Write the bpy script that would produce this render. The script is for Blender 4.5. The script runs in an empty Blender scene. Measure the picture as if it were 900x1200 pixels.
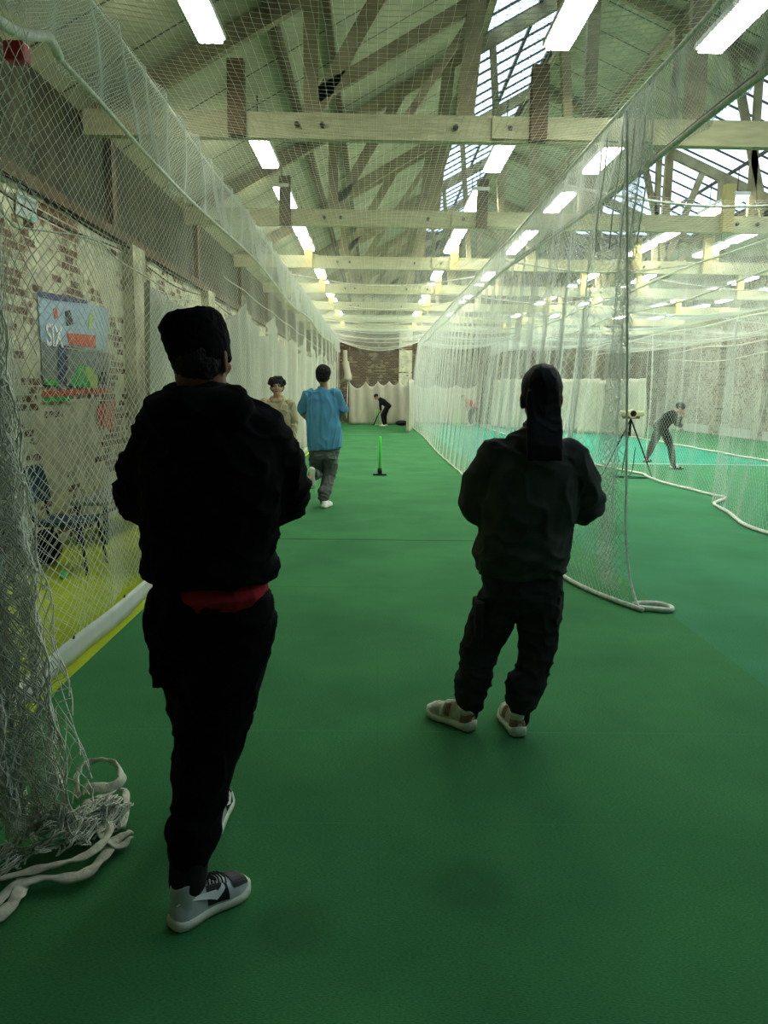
import bpy, bmesh, math, random
import numpy as np
from mathutils import Vector, Matrix, noise
random.seed(7); np.random.seed(7)
SC = bpy.context.scene
COL = SC.collection
PI = math.pi
V = Vector

# ------------------------------------------------------------------ camera
F = 900.0; CAMH = 1.6
def cam_basis():
    Y = V(((440-450)/F, (600-458)/F, -1.0)).normalized()
    r = math.radians(0.7)
    u = V((math.sin(r), math.cos(r), 0))
    Z = (u - Y*u.dot(Y)).normalized()
    X = Y.cross(Z)
    return X, Y, Z
BX, BY, BZ = cam_basis()
def at(px, py, Y=None, z=None):
    """point of the hall seen at a photo pixel, on the plane y=Y or z=z"""
    c = V(((px-450)/F, (600-py)/F, -1))
    w = V((c.dot(BX), c.dot(BY), c.dot(BZ)))
    t = Y/w.y if Y is not None else (z-CAMH)/w.z
    return V((w.x*t, w.y*t, CAMH+w.z*t))
cd = bpy.data.cameras.new('camera'); cam = bpy.data.objects.new('camera', cd); COL.objects.link(cam)
M3 = Matrix((BX, BY, BZ))          # rows: world axes written in camera axes
cam.matrix_world = Matrix.Translation((0, 0, CAMH)) @ M3.to_4x4()
cd.sensor_fit = 'VERTICAL'; cd.sensor_height = 36; cd.lens = 36*F/1200
cd.clip_start = 0.05; cd.clip_end = 200
SC.camera = cam
SC.view_settings.view_transform = 'Standard'
SC.view_settings.look = 'None'; SC.view_settings.gamma = 1
SC.view_settings.exposure = EXPO = 0.0
SC.view_settings.use_curve_mapping = False

# ------------------------------------------------------------------ materials
def srgb(r, g, b):
    f = lambda c: (c/255/12.92) if c/255 <= .04045 else ((c/255+.055)/1.055)**2.4
    return (f(r), f(g), f(b), 1)
def newmat(name):
    m = bpy.data.materials.new(name); m.use_nodes = True
    nt = m.node_tree; nt.nodes.clear()
    out = nt.nodes.new('ShaderNodeOutputMaterial')
    bs = nt.nodes.new('ShaderNodeBsdfPrincipled')
    nt.links.new(bs.outputs[0], out.inputs[0])
    return m, nt, bs, out
def mat(name, col, rough=.85, var=.12, scale=8, bump=0, bscale=60, spec=.3, metal=0, col2=None, stretch=(1,1,1), sheen=0, detail=4):
    m, nt, bs, out = newmat(name)
    N = nt.nodes.new; L = nt.links.new
    tc = N('ShaderNodeTexCoord'); mp = N('ShaderNodeMapping'); mp.inputs['Scale'].default_value = stretch
    L(tc.outputs['Object'], mp.inputs[0])
    no = N('ShaderNodeTexNoise'); no.inputs['Scale'].default_value = scale; no.inputs['Detail'].default_value = detail
    L(mp.outputs[0], no.inputs['Vector'])
    cr = N('ShaderNodeValToRGB')
    c = list(col); c2 = list(col2) if col2 else [x*(1-2*var) for x in c[:3]]+[1]
    c1 = c if col2 else [min(1, x*(1+var)) for x in c[:3]]+[1]
    cr.color_ramp.elements[0].color = c2; cr.color_ramp.elements[1].color = c1
    cr.color_ramp.elements[0].position = .3; cr.color_ramp.elements[1].position = .7
    L(no.outputs['Fac'], cr.inputs[0]); L(cr.outputs[0], bs.inputs['Base Color'])
    bs.inputs['Roughness'].default_value = rough; bs.inputs['Metallic'].default_value = metal
    bs.inputs['Specular IOR Level'].default_value = spec
    if sheen: bs.inputs['Sheen Weight'].default_value = sheen
    if bump:
        n2 = N('ShaderNodeTexNoise'); n2.inputs['Scale'].default_value = bscale; n2.inputs['Detail'].default_value = 3
        L(mp.outputs[0], n2.inputs['Vector'])
        bp = N('ShaderNodeBump'); bp.inputs['Strength'].default_value = bump; bp.inputs['Distance'].default_value = .01
        L(n2.outputs['Fac'], bp.inputs['Height']); L(bp.outputs[0], bs.inputs['Normal'])
    return m
def emis(name, col, s):
    m, nt, bs, out = newmat(name)
    bs.inputs['Base Color'].default_value = (.8, .8, .8, 1)
    bs.inputs['Emission Color'].default_value = col; bs.inputs['Emission Strength'].default_value = s
    return m

def carpet_mat(name, a, b, seams=(), patches=None):
    """short-pile turf: fine streaky pile, slow blotches, worn areas, thin seam lines across the hall"""
    m, nt, bs, out = newmat(name); N = nt.nodes.new; L = nt.links.new
    tc = N('ShaderNodeTexCoord')
    n1 = N('ShaderNodeTexNoise'); n1.inputs['Scale'].default_value = 1.1; n1.inputs['Detail'].default_value = 6; n1.inputs['Roughness'].default_value = .55
    L(tc.outputs['Object'], n1.inputs['Vector'])
    cr = N('ShaderNodeValToRGB'); cr.color_ramp.elements[0].color = b; cr.color_ramp.elements[1].color = a
    cr.color_ramp.elements[0].position = .34; cr.color_ramp.elements[1].position = .62
    L(n1.outputs['Fac'], cr.inputs[0])
    mp = N('ShaderNodeMapping'); mp.inputs['Scale'].default_value = (90, 330, 50)
    L(tc.outputs['Object'], mp.inputs[0])
    n2 = N('ShaderNodeTexNoise'); n2.inputs['Scale'].default_value = 1; n2.inputs['Detail'].default_value = 2
    L(mp.outputs[0], n2.inputs['Vector'])
    mx = N('ShaderNodeMix'); mx.data_type = 'RGBA'; mx.blend_type = 'MULTIPLY'; mx.inputs[0].default_value = .75
    c2 = N('ShaderNodeValToRGB'); c2.color_ramp.elements[0].color = (.45, .45, .45, 1); c2.color_ramp.elements[0].position = .3; c2.color_ramp.elements[1].position = .7
    L(n2.outputs['Fac'], c2.inputs[0]); L(cr.outputs[0], mx.inputs[6]); L(c2.outputs[0], mx.inputs[7])
    last = mx.outputs[2]
    sx = N('ShaderNodeSeparateXYZ'); L(tc.outputs['Object'], sx.inputs[0])
    for (ax, y, w, dark) in seams:
        d = N('ShaderNodeMath'); d.operation = 'SUBTRACT'; L(sx.outputs[ax], d.inputs[0]); d.inputs[1].default_value = y
        ab = N('ShaderNodeMath'); ab.operation = 'ABSOLUTE'; L(d.outputs[0], ab.inputs[0])
        lt = N('ShaderNodeMath'); lt.operation = 'LESS_THAN'; L(ab.outputs[0], lt.inputs[0]); lt.inputs[1].default_value = w
        ml = N('ShaderNodeMath'); ml.operation = 'MULTIPLY'; L(lt.outputs[0], ml.inputs[0]); ml.inputs[1].default_value = .8
        k = N('ShaderNodeMix'); k.data_type = 'RGBA'; L(ml.outputs[0], k.inputs[0]); L(last, k.inputs[6]); k.inputs[7].default_value = dark
        last = k.outputs[2]
    # damp / worn dark stains near the front
    for (x, y, r) in (patches or ()):
        vm = N('ShaderNodeVectorMath'); vm.operation = 'DISTANCE'; L(tc.outputs['Object'], vm.inputs[0]); vm.inputs[1].default_value = (x, y, 0)
        ad = N('ShaderNodeMath'); ad.operation = 'MULTIPLY_ADD'; L(n1.outputs['Fac'], ad.inputs[0]); ad.inputs[1].default_value = r*1.2; L(vm.outputs['Value'], ad.inputs[2])
        mr = N('ShaderNodeMapRange'); L(ad.outputs[0], mr.inputs[0]); mr.inputs[1].default_value = r*1.25; mr.inputs[2].default_value = r*1.9
        mr.inputs[3].default_value = .28; mr.inputs[4].default_value = 0
        k = N('ShaderNodeMix'); k.data_type = 'RGBA'; L(mr.outputs[0], k.inputs[0]); L(last, k.inputs[6]); k.inputs[7].default_value = (.012, .05, .02, 1)
        last = k.outputs[2]
    L(last, bs.inputs['Base Color']); bs.inputs['Roughness'].default_value = .95; bs.inputs['Specular IOR Level'].default_value = .15
    bp = N('ShaderNodeBump'); bp.inputs['Strength'].default_value = .5; bp.inputs['Distance'].default_value = .004
    L(n2.outputs['Fac'], bp.inputs['Height']); L(bp.outputs[0], bs.inputs['Normal'])
    return m

def brick_mat(name, paint, brick, mortar, amount, axis='x', ps=1.3):
    """painted brickwork with the paint flaked off in patches"""
    m, nt, bs, out = newmat(name); N = nt.nodes.new; L = nt.links.new
    tc = N('ShaderNodeTexCoord'); sx = N('ShaderNodeSeparateXYZ'); L(tc.outputs['Object'], sx.inputs[0])
    cb = N('ShaderNodeCombineXYZ')
    L(sx.outputs[1 if axis == 'x' else 0], cb.inputs[0]); L(sx.outputs[2], cb.inputs[1])
    br = N('ShaderNodeTexBrick'); br.inputs['Scale'].default_value = 1; br.inputs['Brick Width'].default_value = .235; br.inputs['Row Height'].default_value = .08
    br.inputs['Mortar Size'].default_value = .008; br.inputs['Color1'].default_value = brick; br.inputs['Color2'].default_value = [c*.45 for c in brick[:3]]+[1]
    br.inputs['Mortar'].default_value = mortar
    L(cb.outputs[0], br.inputs['Vector'])
    # flaking mask: noise + per-brick randomness
    no = N('ShaderNodeTexNoise'); no.inputs['Scale'].default_value = ps; no.inputs['Detail'].default_value = 6; no.inputs['Roughness'].default_value = .65
    L(tc.outputs['Object'], no.inputs['Vector'])
    b2 = N('ShaderNodeTexBrick'); b2.inputs['Scale'].default_value = 1; b2.inputs['Brick Width'].default_value = .235; b2.inputs['Row Height'].default_value = .08
    b2.inputs['Mortar Size'].default_value = .008; b2.inputs['Color1'].default_value = (0, 0, 0, 1); b2.inputs['Color2'].default_value = (1, 1, 1, 1); b2.inputs['Mortar'].default_value = (.2, .2, .2, 1)
    L(cb.outputs[0], b2.inputs['Vector'])
    ad = N('ShaderNodeMath'); ad.operation = 'MULTIPLY_ADD'; L(b2.outputs['Color'], ad.inputs[0]); ad.inputs[1].default_value = .18; L(no.outputs['Fac'], ad.inputs[2])
    mr = N('ShaderNodeMapRange'); L(ad.outputs[0], mr.inputs[0]); mr.inputs[1].default_value = 1-amount; mr.inputs[2].default_value = 1-amount+.04
    pn = N('ShaderNodeTexNoise'); pn.inputs['Scale'].default_value = 5; pn.inputs['Detail'].default_value = 5; L(tc.outputs['Object'], pn.inputs['Vector'])
    pr = N('ShaderNodeValToRGB'); pr.color_ramp.elements[0].color = [c*.62 for c in paint[:3]]+[1]; pr.color_ramp.elements[1].color = paint
    pr.color_ramp.elements[0].position = .3; pr.color_ramp.elements[1].position = .65
    L(pn.outputs['Fac'], pr.inputs[0])
    k = N('ShaderNodeMix'); k.data_type = 'RGBA'; L(mr.outputs[0], k.inputs[0]); L(pr.outputs[0], k.inputs[6]); L(br.outputs['Color'], k.inputs[7])
    L(k.outputs[2], bs.inputs['Base Color']); bs.inputs['Roughness'].default_value = .9
    bp = N('ShaderNodeBump'); bp.inputs['Strength'].default_value = .6; bp.inputs['Distance'].default_value = .01; bp.invert = True
    L(br.outputs['Fac'], bp.inputs['Height']); L(bp.outputs[0], bs.inputs['Normal'])
    return m

def board_mat(name, a, b, pitch=.95, axis=1):
    """roof lining boards with dark joints running up the slope"""
    m, nt, bs, out = newmat(name); N = nt.nodes.new; L = nt.links.new
    tc = N('ShaderNodeTexCoord'); sx = N('ShaderNodeSeparateXYZ'); L(tc.outputs['Object'], sx.inputs[0])
    dv = N('ShaderNodeMath'); dv.operation = 'DIVIDE'; L(sx.outputs[axis], dv.inputs[0]); dv.inputs[1].default_value = pitch
    fr = N('ShaderNodeMath'); fr.operation = 'FRACT'; L(dv.outputs[0], fr.inputs[0])
    lt = N('ShaderNodeMath'); lt.operation = 'LESS_THAN'; L(fr.outputs[0], lt.inputs[0]); lt.inputs[1].default_value = .035
    no = N('ShaderNodeTexNoise'); no.inputs['Scale'].default_value = 2.2; no.inputs['Detail'].default_value = 6; L(tc.outputs['Object'], no.inputs['Vector'])
    cr = N('ShaderNodeValToRGB'); cr.color_ramp.elements[0].color = b; cr.color_ramp.elements[1].color = a
    cr.color_ramp.elements[0].position = .35; cr.color_ramp.elements[1].position = .65; L(no.outputs['Fac'], cr.inputs[0])
    k = N('ShaderNodeMix'); k.data_type = 'RGBA'; L(lt.outputs[0], k.inputs[0]); L(cr.outputs[0], k.inputs[6]); k.inputs[7].default_value = (.03, .03, .015, 1)
    L(k.outputs[2], bs.inputs['Base Color']); bs.inputs['Roughness'].default_value = .8
    return m

M = {}
M['green'] = carpet_mat('green_turf', (.060, .255, .084, 1), (.040, .19, .066, 1),
    seams=((1, 8.2, .022, (.01, .05, .02, 1)), (1, 6.15, .006, (.03, .14, .05, 1)), (1, 3.45, .004, (.055, .21, .085, 1)), (1, 2.66, .003, (.05, .19, .08, 1)), (1, 10.2, .012, (.03, .16, .06, 1)), (0, .03, .0015, (.03, .16, .055, 1))),
    patches=((-.22, 2.1, .12), (.32, 2.3, .14)))
M['green2'] = carpet_mat('green_turf_side', (.06, .27, .12, 1), (.045, .22, .09, 1))
M['teal'] = carpet_mat('teal_turf', (.045, .38, .25, 1), (.035, .31, .20, 1))
M['lime'] = carpet_mat('lime_floor', (.66, .80, .04, 1), (.50, .62, .03, 1))
M['brick_l'] = brick_mat('flaking_cream_brick', (.72, .72, .50, 1), (.26, .13, .06, 1), (.50, .49, .34, 1), .37, ps=1.0)
M['pilaster'] = mat('cream_painted_pier', (.50, .50, .34, 1), .9, .25, 3)
M['brick_b'] = brick_mat('dark_brick', (.30, .27, .16, 1), (.13, .08, .05, 1), (.24, .21, .14, 1), .50, axis='y', ps=2.2)
M['brick_r'] = brick_mat('whitewashed_brick', (.52, .5, .42, 1), (.36, .26, .2, 1), (.45, .43, .36, 1), .42)
M['dark_wood'] = mat('dark_timber', (.050, .052, .025, 1), .9, .3, 3)
M['roof'] = board_mat('roof_boards', (.42, .42, .27, 1), (.29, .30, .19, 1))
M['beam'] = mat('cream_painted_timber', (.46, .45, .26, 1), .7, .12, 3, stretch=(1, 6, 6))
M['strut'] = mat('olive_timber', (.30, .26, .145, 1), .8, .2, 4)
M['dark_post'] = mat('brown_timber', (.12, .085, .045, 1), .8, .2, 4)
M['yellow_post'] = mat('yellow_timber', (.50, .42, .17, 1), .7, .1, 4)
M['steel_dark'] = mat('dark_iron', (.06, .055, .045, 1), .6, .2, 6, metal=.3)
M['twine'] = mat('net_twine', (.82, .85, .72, 1), .8, .1, 40)
M['twine_w'] = mat('white_net_twine', (.78, .82, .74, 1), .8, .08, 40)
M['rope'] = mat('white_rope', (.78, .79, .68, 1), .8, .15, 30, bump=.6, bscale=120)
M['rope_shade'] = mat('rope_shade_grey', (.2, .22, .18, 1), .8, .15, 30)  # shade colour for the dark line along the right skirt rope
M['hem'] = mat('canvas_hem', (.74, .72, .57, 1), .9, .2, 18, bump=.5, bscale=60)
M['vinyl'] = mat('white_vinyl', (.58, .61, .56, 1), .5, .06, 6)
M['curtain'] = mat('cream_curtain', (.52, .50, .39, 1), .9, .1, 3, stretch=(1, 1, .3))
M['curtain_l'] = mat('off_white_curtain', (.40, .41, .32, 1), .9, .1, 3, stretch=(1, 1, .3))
M['white'] = mat('white_paint', (.75, .77, .73, 1), .5, .05, 5)
M['lamp'] = emis('fluorescent_tube', (.98, 1.0, .87, 1), 34)
M['bars'] = mat('brown_glazing_bars', (.07, .05, .04, 1), .6, .2, 8)
M['black_cloth'] = mat('black_cloth', (.0045, .0045, .0055, 1), .95, .25, 8, bump=.2, bscale=300, spec=.1)
M['black_trouser'] = mat('black_trouser_cloth', (.0035, .0035, .004, 1), .95, .25, 8, bump=.2, bscale=300, spec=.1)
M['cap'] = mat('black_knit', (.003, .003, .0035, 1), .95, .3, 20, bump=.3, bscale=200, spec=.1)
M['char'] = mat('charcoal_sweat', (.062, .062, .057, 1), .95, .2, 6, bump=.25, bscale=260, spec=.12)
M['char2'] = mat('charcoal_trouser', (.036, .036, .038, 1), .95, .2, 6, bump=.25, bscale=260, spec=.12)
M['durag'] = mat('black_satin', (.003, .003, .003, 1), .6, .2, 10, spec=.2)
M['red_cloth'] = mat('red_cloth', (.42, .014, .035, 1), .9, .15, 20, bump=.2, bscale=200)
M['skin_d'] = mat('brown_skin', (.30, .13, .075, 1), .6, .1, 20)
M['skin'] = mat('tan_skin', (.45, .26, .17, 1), .6, .1, 20)
M['hair'] = mat('black_hair', (.006, .005, .005, 1), .7, .3, 60, bump=1, bscale=80)
M['blue'] = mat('blue_cotton', (.10, .31, .50, 1), .9, .12, 5, bump=.3, bscale=200)
M['grey_tr'] = mat('grey_jersey', (.15, .15, .14, 1), .9, .12, 8, bump=.3, bscale=200)
M['beige'] = mat('beige_fleece', (.46, .40, .25, 1), .95, .1, 8, bump=.3, bscale=200)
M['bat_black'] = mat('black_kit', (.006, .006, .008, 1), .9, .2, 8)
M['redshirt'] = mat('red_shirt', (.45, .04, .05, 1), .9, .1, 8)
M['wood'] = mat('willow', (.5, .38, .2, 1), .6, .1, 5)
M['neon'] = mat('neon_green_plastic', (.10, .85, .10, 1), .4, .04, 5)
M['palegreen'] = mat('pale_green_plastic', (.35, .75, .3, 1), .5, .04, 5)
M['black'] = mat('black_rubber', (.01, .01, .01, 1), .6, .2, 10)
M['sole'] = mat('off_white_sole', (.74, .76, .60, 1), .6, .1, 14)
M['sh_grey'] = mat('grey_leather', (.50, .53, .52, 1), .5, .08, 12)
M['sh_black'] = mat('charcoal_leather', (.022, .02, .022, 1), .55, .2, 20, bump=.2, bscale=200)
M['sh_white'] = mat('white_leather', (.88, .9, .88, 1), .5, .04, 12)
M['sh_cream'] = mat('cream_mesh_fabric', (.62, .58, .42, 1), .8, .12, 40, bump=.3, bscale=300)
M['sh_brown'] = mat('tan_suede', (.26, .15, .085, 1), .8, .15, 30)
M['chair_blue'] = mat('navy_plastic', (.02, .06, .11, 1), .5, .1, 10)
M['chair_leg'] = mat('dark_steel', (.03, .02, .025, 1), .4, .1, 10, metal=.5)
M['brown'] = mat('brown_board', (.16, .075, .035, 1), .7, .2, 6)
M['ball'] = mat('green_felt', (.12, .62, .25, 1), .95, .1, 40)
M['red'] = mat('red_plastic', (.45, .02, .03, 1), .4, .05, 10)
M['banner'] = mat('pale_blue_vinyl', (.42, .56, .62, 1), .5, .1, 3, col2=(.26, .44, .58, 1))
M['banner_g'] = mat('grey_print', (.20, .24, .22, 1), .6, .1, 6)
M['banner_n'] = mat('navy_print', (.05, .07, .16, 1), .6, .1, 6)
M['print_red'] = mat('red_print', (.62, .12, .06, 1), .6, .08, 8)
M['print_green'] = mat('green_print', (.10, .55, .10, 1), .6, .08, 8, col2=(.04, .34, .12, 1))
M['print_yg'] = mat('lime_print', (.4, .6, .12, 1), .6, .08, 8)
M['cream'] = mat('cream_plastic', (.6, .58, .35, 1), .5, .05, 10)
M['lens'] = mat('dark_glass', (.01, .008, .008, 1), .15, .05, 10, spec=.8)
M['notice'] = mat('notice_white', (.5, .57, .55, 1), .6, .1, 8)
M['eyes'] = mat('dark_eye', (.02, .012, .01, 1), .2, .05, 10)
M['lips'] = mat('lip', (.25, .09, .07, 1), .5, .05, 10)
M['sock'] = mat('black_sock', (.008, .008, .008, 1), .9, .1, 30)
M['redsock'] = mat('red_sock', (.35, .03, .03, 1), .9, .1, 30)
mg, nt, bs, out = newmat('skylight_glass')
tr = nt.nodes.new('ShaderNodeBsdfTransparent'); tr.inputs[0].default_value = (.86, .92, .93, 1)
gl = nt.nodes.new('ShaderNodeBsdfGlossy'); gl.inputs['Roughness'].default_value = .2
mx = nt.nodes.new('ShaderNodeMixShader'); mx.inputs[0].default_value = .06
nt.links.new(tr.outputs[0], mx.inputs[1]); nt.links.new(gl.outputs[0], mx.inputs[2]); nt.links.new(mx.outputs[0], out.inputs[0])
M['glass'] = mg

# ------------------------------------------------------------------ object helpers
def tag(o, label=None, cat=None, group=None, kind=None):
    if label: o['label'] = label
    if cat: o['category'] = cat
    if group: o['group'] = group
    if kind: o['kind'] = kind
    return o
def empty(name, loc=(0, 0, 0), rz=0):
    o = bpy.data.objects.new(name, None); COL.objects.link(o); o.location = loc; o.rotation_euler = (0, 0, rz)
    o.empty_display_size = .1
    return o
def link_mesh(name, me, m, parent=None, origin=(0, 0, 0), smooth=True):
    o = bpy.data.objects.new(name, me); COL.objects.link(o)
    if m: me.materials.append(m)
    if parent: o.parent = parent
    else: o.location = origin
    if smooth: me.polygons.foreach_set('use_smooth', [True]*len(me.polygons))
    return o
class MB:
    """collects shapes in world coordinates; build() links them as one mesh object"""
    def __init__(s): s.v = []; s.f = []
    def add(s, vs, fs):
        n = len(s.v); s.v += [tuple(v) for v in vs]; s.f += [tuple(i+n for i in f) for f in fs]; return s
    def box(s, a, b):
        x0, y0, z0 = a; x1, y1, z1 = b
        vs = [(x0,y0,z0),(x1,y0,z0),(x1,y1,z0),(x0,y1,z0),(x0,y0,z1),(x1,y0,z1),(x1,y1,z1),(x0,y1,z1)]
        return s.add(vs, [(0,3,2,1),(4,5,6,7),(0,1,5,4),(1,2,6,5),(2,3,7,6),(3,0,4,7)])
    def bar(s, p, q, w, h, up=(0, 0, 1)):
        """rectangular bar from p to q, w across, h along up"""
        p, q, up = V(p), V(q), V(up); t = (q-p).normalized()
        a = t.cross(up)
        if a.length < 1e-4: a = t.cross(V((0, 1, 0)))
        a.normalize(); b = a.cross(t).normalized()
        vs = [c+a*(w/2*i)+b*(h/2*j) for c in (p, q) for i, j in ((-1,-1),(1,-1),(1,1),(-1,1))]
        return s.add(vs, [(0,3,2,1),(4,5,6,7),(0,1,5,4),(1,2,6,5),(2,3,7,6),(3,0,4,7)])
    def tube(s, pts, r, n=8, caps=True, flat=None):
        pts = [V(p) for p in pts]; m = len(pts)
        rs = r if isinstance(r, (list, tuple)) else [r]*m
        prev = None; rings = []
        for i, p in enumerate(pts):
            t = (pts[min(i+1, m-1)]-pts[max(i-1, 0)]); t = t.normalized() if t.length > 1e-9 else V((0,0,1))
            if prev is None:
                a = t.cross(V((0, 0, 1)))
                if a.length < .05: a = t.cross(V((0, 1, 0)))
            else: a = prev - t*prev.dot(t)
            a.normalize(); prev = a; b = t.cross(a)
            rr = rs[i]; ra, rb = (rr if isinstance(rr, tuple) else (rr, rr))
            rings.append([p+a*(math.cos(2*PI*k/n)*ra)+b*(math.sin(2*PI*k/n)*rb) for k in range(n)])
        return s.loft(rings, caps)
    def loft(s, rings, caps=True):
        n = len(rings[0]); vs = [v for r in rings for v in r]; fs = []
        for i in range(len(rings)-1):
            for k in range(n):
                k2 = (k+1) % n
                fs.append((i*n+k, i*n+k2, (i+1)*n+k2, (i+1)*n+k))
        if caps: fs.append(tuple(reversed(range(n)))); fs.append(tuple((len(rings)-1)*n+k for k in range(n)))
        return s.add(vs, fs)
    def limb(s, pts, rs, n=16):
        """tapered round-ended limb"""
        pts = [V(p) for p in pts]
        sub = []; sr = []
        d0 = (pts[0]-pts[1]).normalized(); d1 = (pts[-1]-pts[-2]).normalized()
        r0, r1 = rs[0], rs[-1]
        for k in (0, .5, .8): sub.append(pts[0]+d0*r0*math.cos(k*PI/2)); sr.append(max(.0006, r0*math.sin(k*PI/2)))
        for p, r in zip(pts, rs): sub.append(p); sr.append(r)
        for k in (.8, .5, 0): sub.append(pts[-1]+d1*r1*math.cos(k*PI/2)); sr.append(max(.0006, r1*math.sin(k*PI/2)))
        return s.tube(sub, sr, n)
    def ell(s, c, r, rot=None, nu=20, nv=12):
        c = V(c); rings = []
        for j in range(1, nv):
            th = PI*j/nv
            rings.append([V((r[0]*math.sin(th)*math.cos(2*PI*k/nu), r[1]*math.sin(th)*math.sin(2*PI*k/nu), -r[2]*math.cos(th))) for k in range(nu)])
        if rot: rings = [[rot @ v for v in ring] for ring in rings]
        return s.loft([[c+v for v in ring] for ring in rings])
    def mesh(s, name, origin=(0, 0, 0)):
        me = bpy.data.meshes.new(name); o = V(origin)
        me.from_pydata([(v[0]-o.x, v[1]-o.y, v[2]-o.z) for v in s.v], [], s.f); me.update(); return me
    def build(s, name, m, parent=None, origin=None, smooth=False, bevel=0):
        if origin is None: origin = worldloc(parent)
        o = link_mesh(name, s.mesh(name, origin), m, parent, origin, smooth)
        if bevel:
            b = o.modifiers.new('bevel', 'BEVEL'); b.width = bevel; b.segments = 2; b.limit_method = 'ANGLE'
        return o
def worldloc(p):
    l = V((0, 0, 0))
    while p: l += p.location; p = p.parent
    return l

def smoothpath(pts, n=6):
    """Catmull-Rom through pts"""
    P = [V(p) for p in pts]; P = [P[0]*2-P[1]]+P+[P[-1]*2-P[-2]]; out = []
    for i in range(1, len(P)-2):
        for k in range(n):
            t = k/n
            out.append(.5*((2*P[i])+(-P[i-1]+P[i+1])*t+(2*P[i-1]-5*P[i]+4*P[i+1]-P[i+2])*t*t+(-P[i-1]+3*P[i]-3*P[i+1]+P[i+2])*t**3))
    out.append(P[-2]); return out

# ------------------------------------------------------------------ knotted netting as real twine
def net_mesh(name, fn, U, Vv, pitch=(.065, .065), r=.0017, seg=.1, kind='diamond', slack=.006, u0=0.0, v0=0.0):
    """fn(u, v) maps metres of netting to points (arrays in, three arrays out)"""
    lines = []
    if kind == 'diamond':
        pu, pv = pitch; k = pv/pu
        L = Vv/k                      # u advance over the full height
        for s in (1, -1):
            a = np.arange(-L, U+pu, pu) if s == 1 else np.arange(0, U+L+pu, pu)
            for c in a:
                # u = c + s*v/k , clip v where u in [0,U]
                if s == 1: va, vb = max(0, (0-c)*k), min(Vv, (U-c)*k)
                else: va, vb = max(0, (c-U)*k), min(Vv, c*k)
                if vb-va > .01:
                    n = max(2, int((vb-va)*math.sqrt(1+1/k/k)/seg)+1)
                    v = np.linspace(va, vb, n); lines.append((c+s*v/k, v))
    else:
        for c in np.arange(0, U+1e-6, pitch[0]):
            n = max(2, int(Vv/seg)+1); v = np.linspace(0, Vv, n); lines.append((np.full(n, c), v))
        for c in np.arange(0, Vv+1e-6, pitch[1]):
            n = max(2, int(U/seg)+1); u = np.linspace(0, U, n); lines.append((u, np.full(n, c)))
    verts = []; faces = []; base = 0
    for u, v in lines:
        n = len(u)
        if slack:
            u = u + slack*np.sin(v*23.1+u*7.3+1.7*np.sin(v*5.1)); v = v + slack*np.sin(u*19.7+v*9.1)
        x, y, z = fn(u+u0, v+v0)
        P = np.stack([x, y, z], 1)
        T = np.gradient(P, axis=0); T /= (np.linalg.norm(T, axis=1, keepdims=True)+1e-9)
        ref = np.where(np.abs(T[:, 2:3]) > .95, np.array([[0., 1., 0.]]), np.array([[0., 0., 1.]]))
        A = np.cross(T, ref); A /= (np.linalg.norm(A, axis=1, keepdims=True)+1e-9); B = np.cross(T, A)
        ring = np.stack([P+A*r, P+(-.5*A+.866*B)*r, P+(-.5*A-.866*B)*r], 1).reshape(-1, 3)
        verts.append(ring)
        i = np.arange(n-1)*3+base
        for a, b in ((0, 1), (1, 2), (2, 0)):
            faces.append(np.stack([i+a, i+b, i+b+3, i+a+3], 1))
        base += n*3
    Vt = np.concatenate(verts).astype(np.float32); Fc = np.concatenate(faces).astype(np.int32)
    return Vt, Fc
def net(name, fn, U, Vv, m, parent, origin=None, **kw):
    Vt, Fc = net_mesh(name, fn, U, Vv, **kw)
    if origin is None: origin = worldloc(parent)
    Vt = Vt - np.array(origin, dtype=np.float32)
    me = bpy.data.meshes.new(name)
    me.vertices.add(len(Vt)); me.vertices.foreach_set('co', Vt.ravel())
    me.loops.add(Fc.size); me.loops.foreach_set('vertex_index', Fc.ravel())
    me.polygons.add(len(Fc)); me.polygons.foreach_set('loop_start', np.arange(0, Fc.size, 4, dtype=np.int32))
    me.polygons.foreach_set('loop_total', np.full(len(Fc), 4, dtype=np.int32))
    me.update()
    return link_mesh(name, me, m, parent, origin, True)

def sheet(name, fn, nu, nv, m, parent, origin=None, thick=.004):
    """cloth sheet: fn(s,t) with s,t in 0..1"""
    b = MB(); vs = [fn(i/nu, j/nv) for j in range(nv+1) for i in range(nu+1)]
    fs = [(j*(nu+1)+i, j*(nu+1)+i+1, (j+1)*(nu+1)+i+1, (j+1)*(nu+1)+i) for j in range(nv) for i in range(nu)]
    b.add(vs, fs); o = b.build(name, m, parent, origin, smooth=True)
    s = o.modifiers.new('solid', 'SOLIDIFY'); s.thickness = thick
    return o
def interp(x, xs, ys): return np.interp(x, xs, ys)

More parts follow.
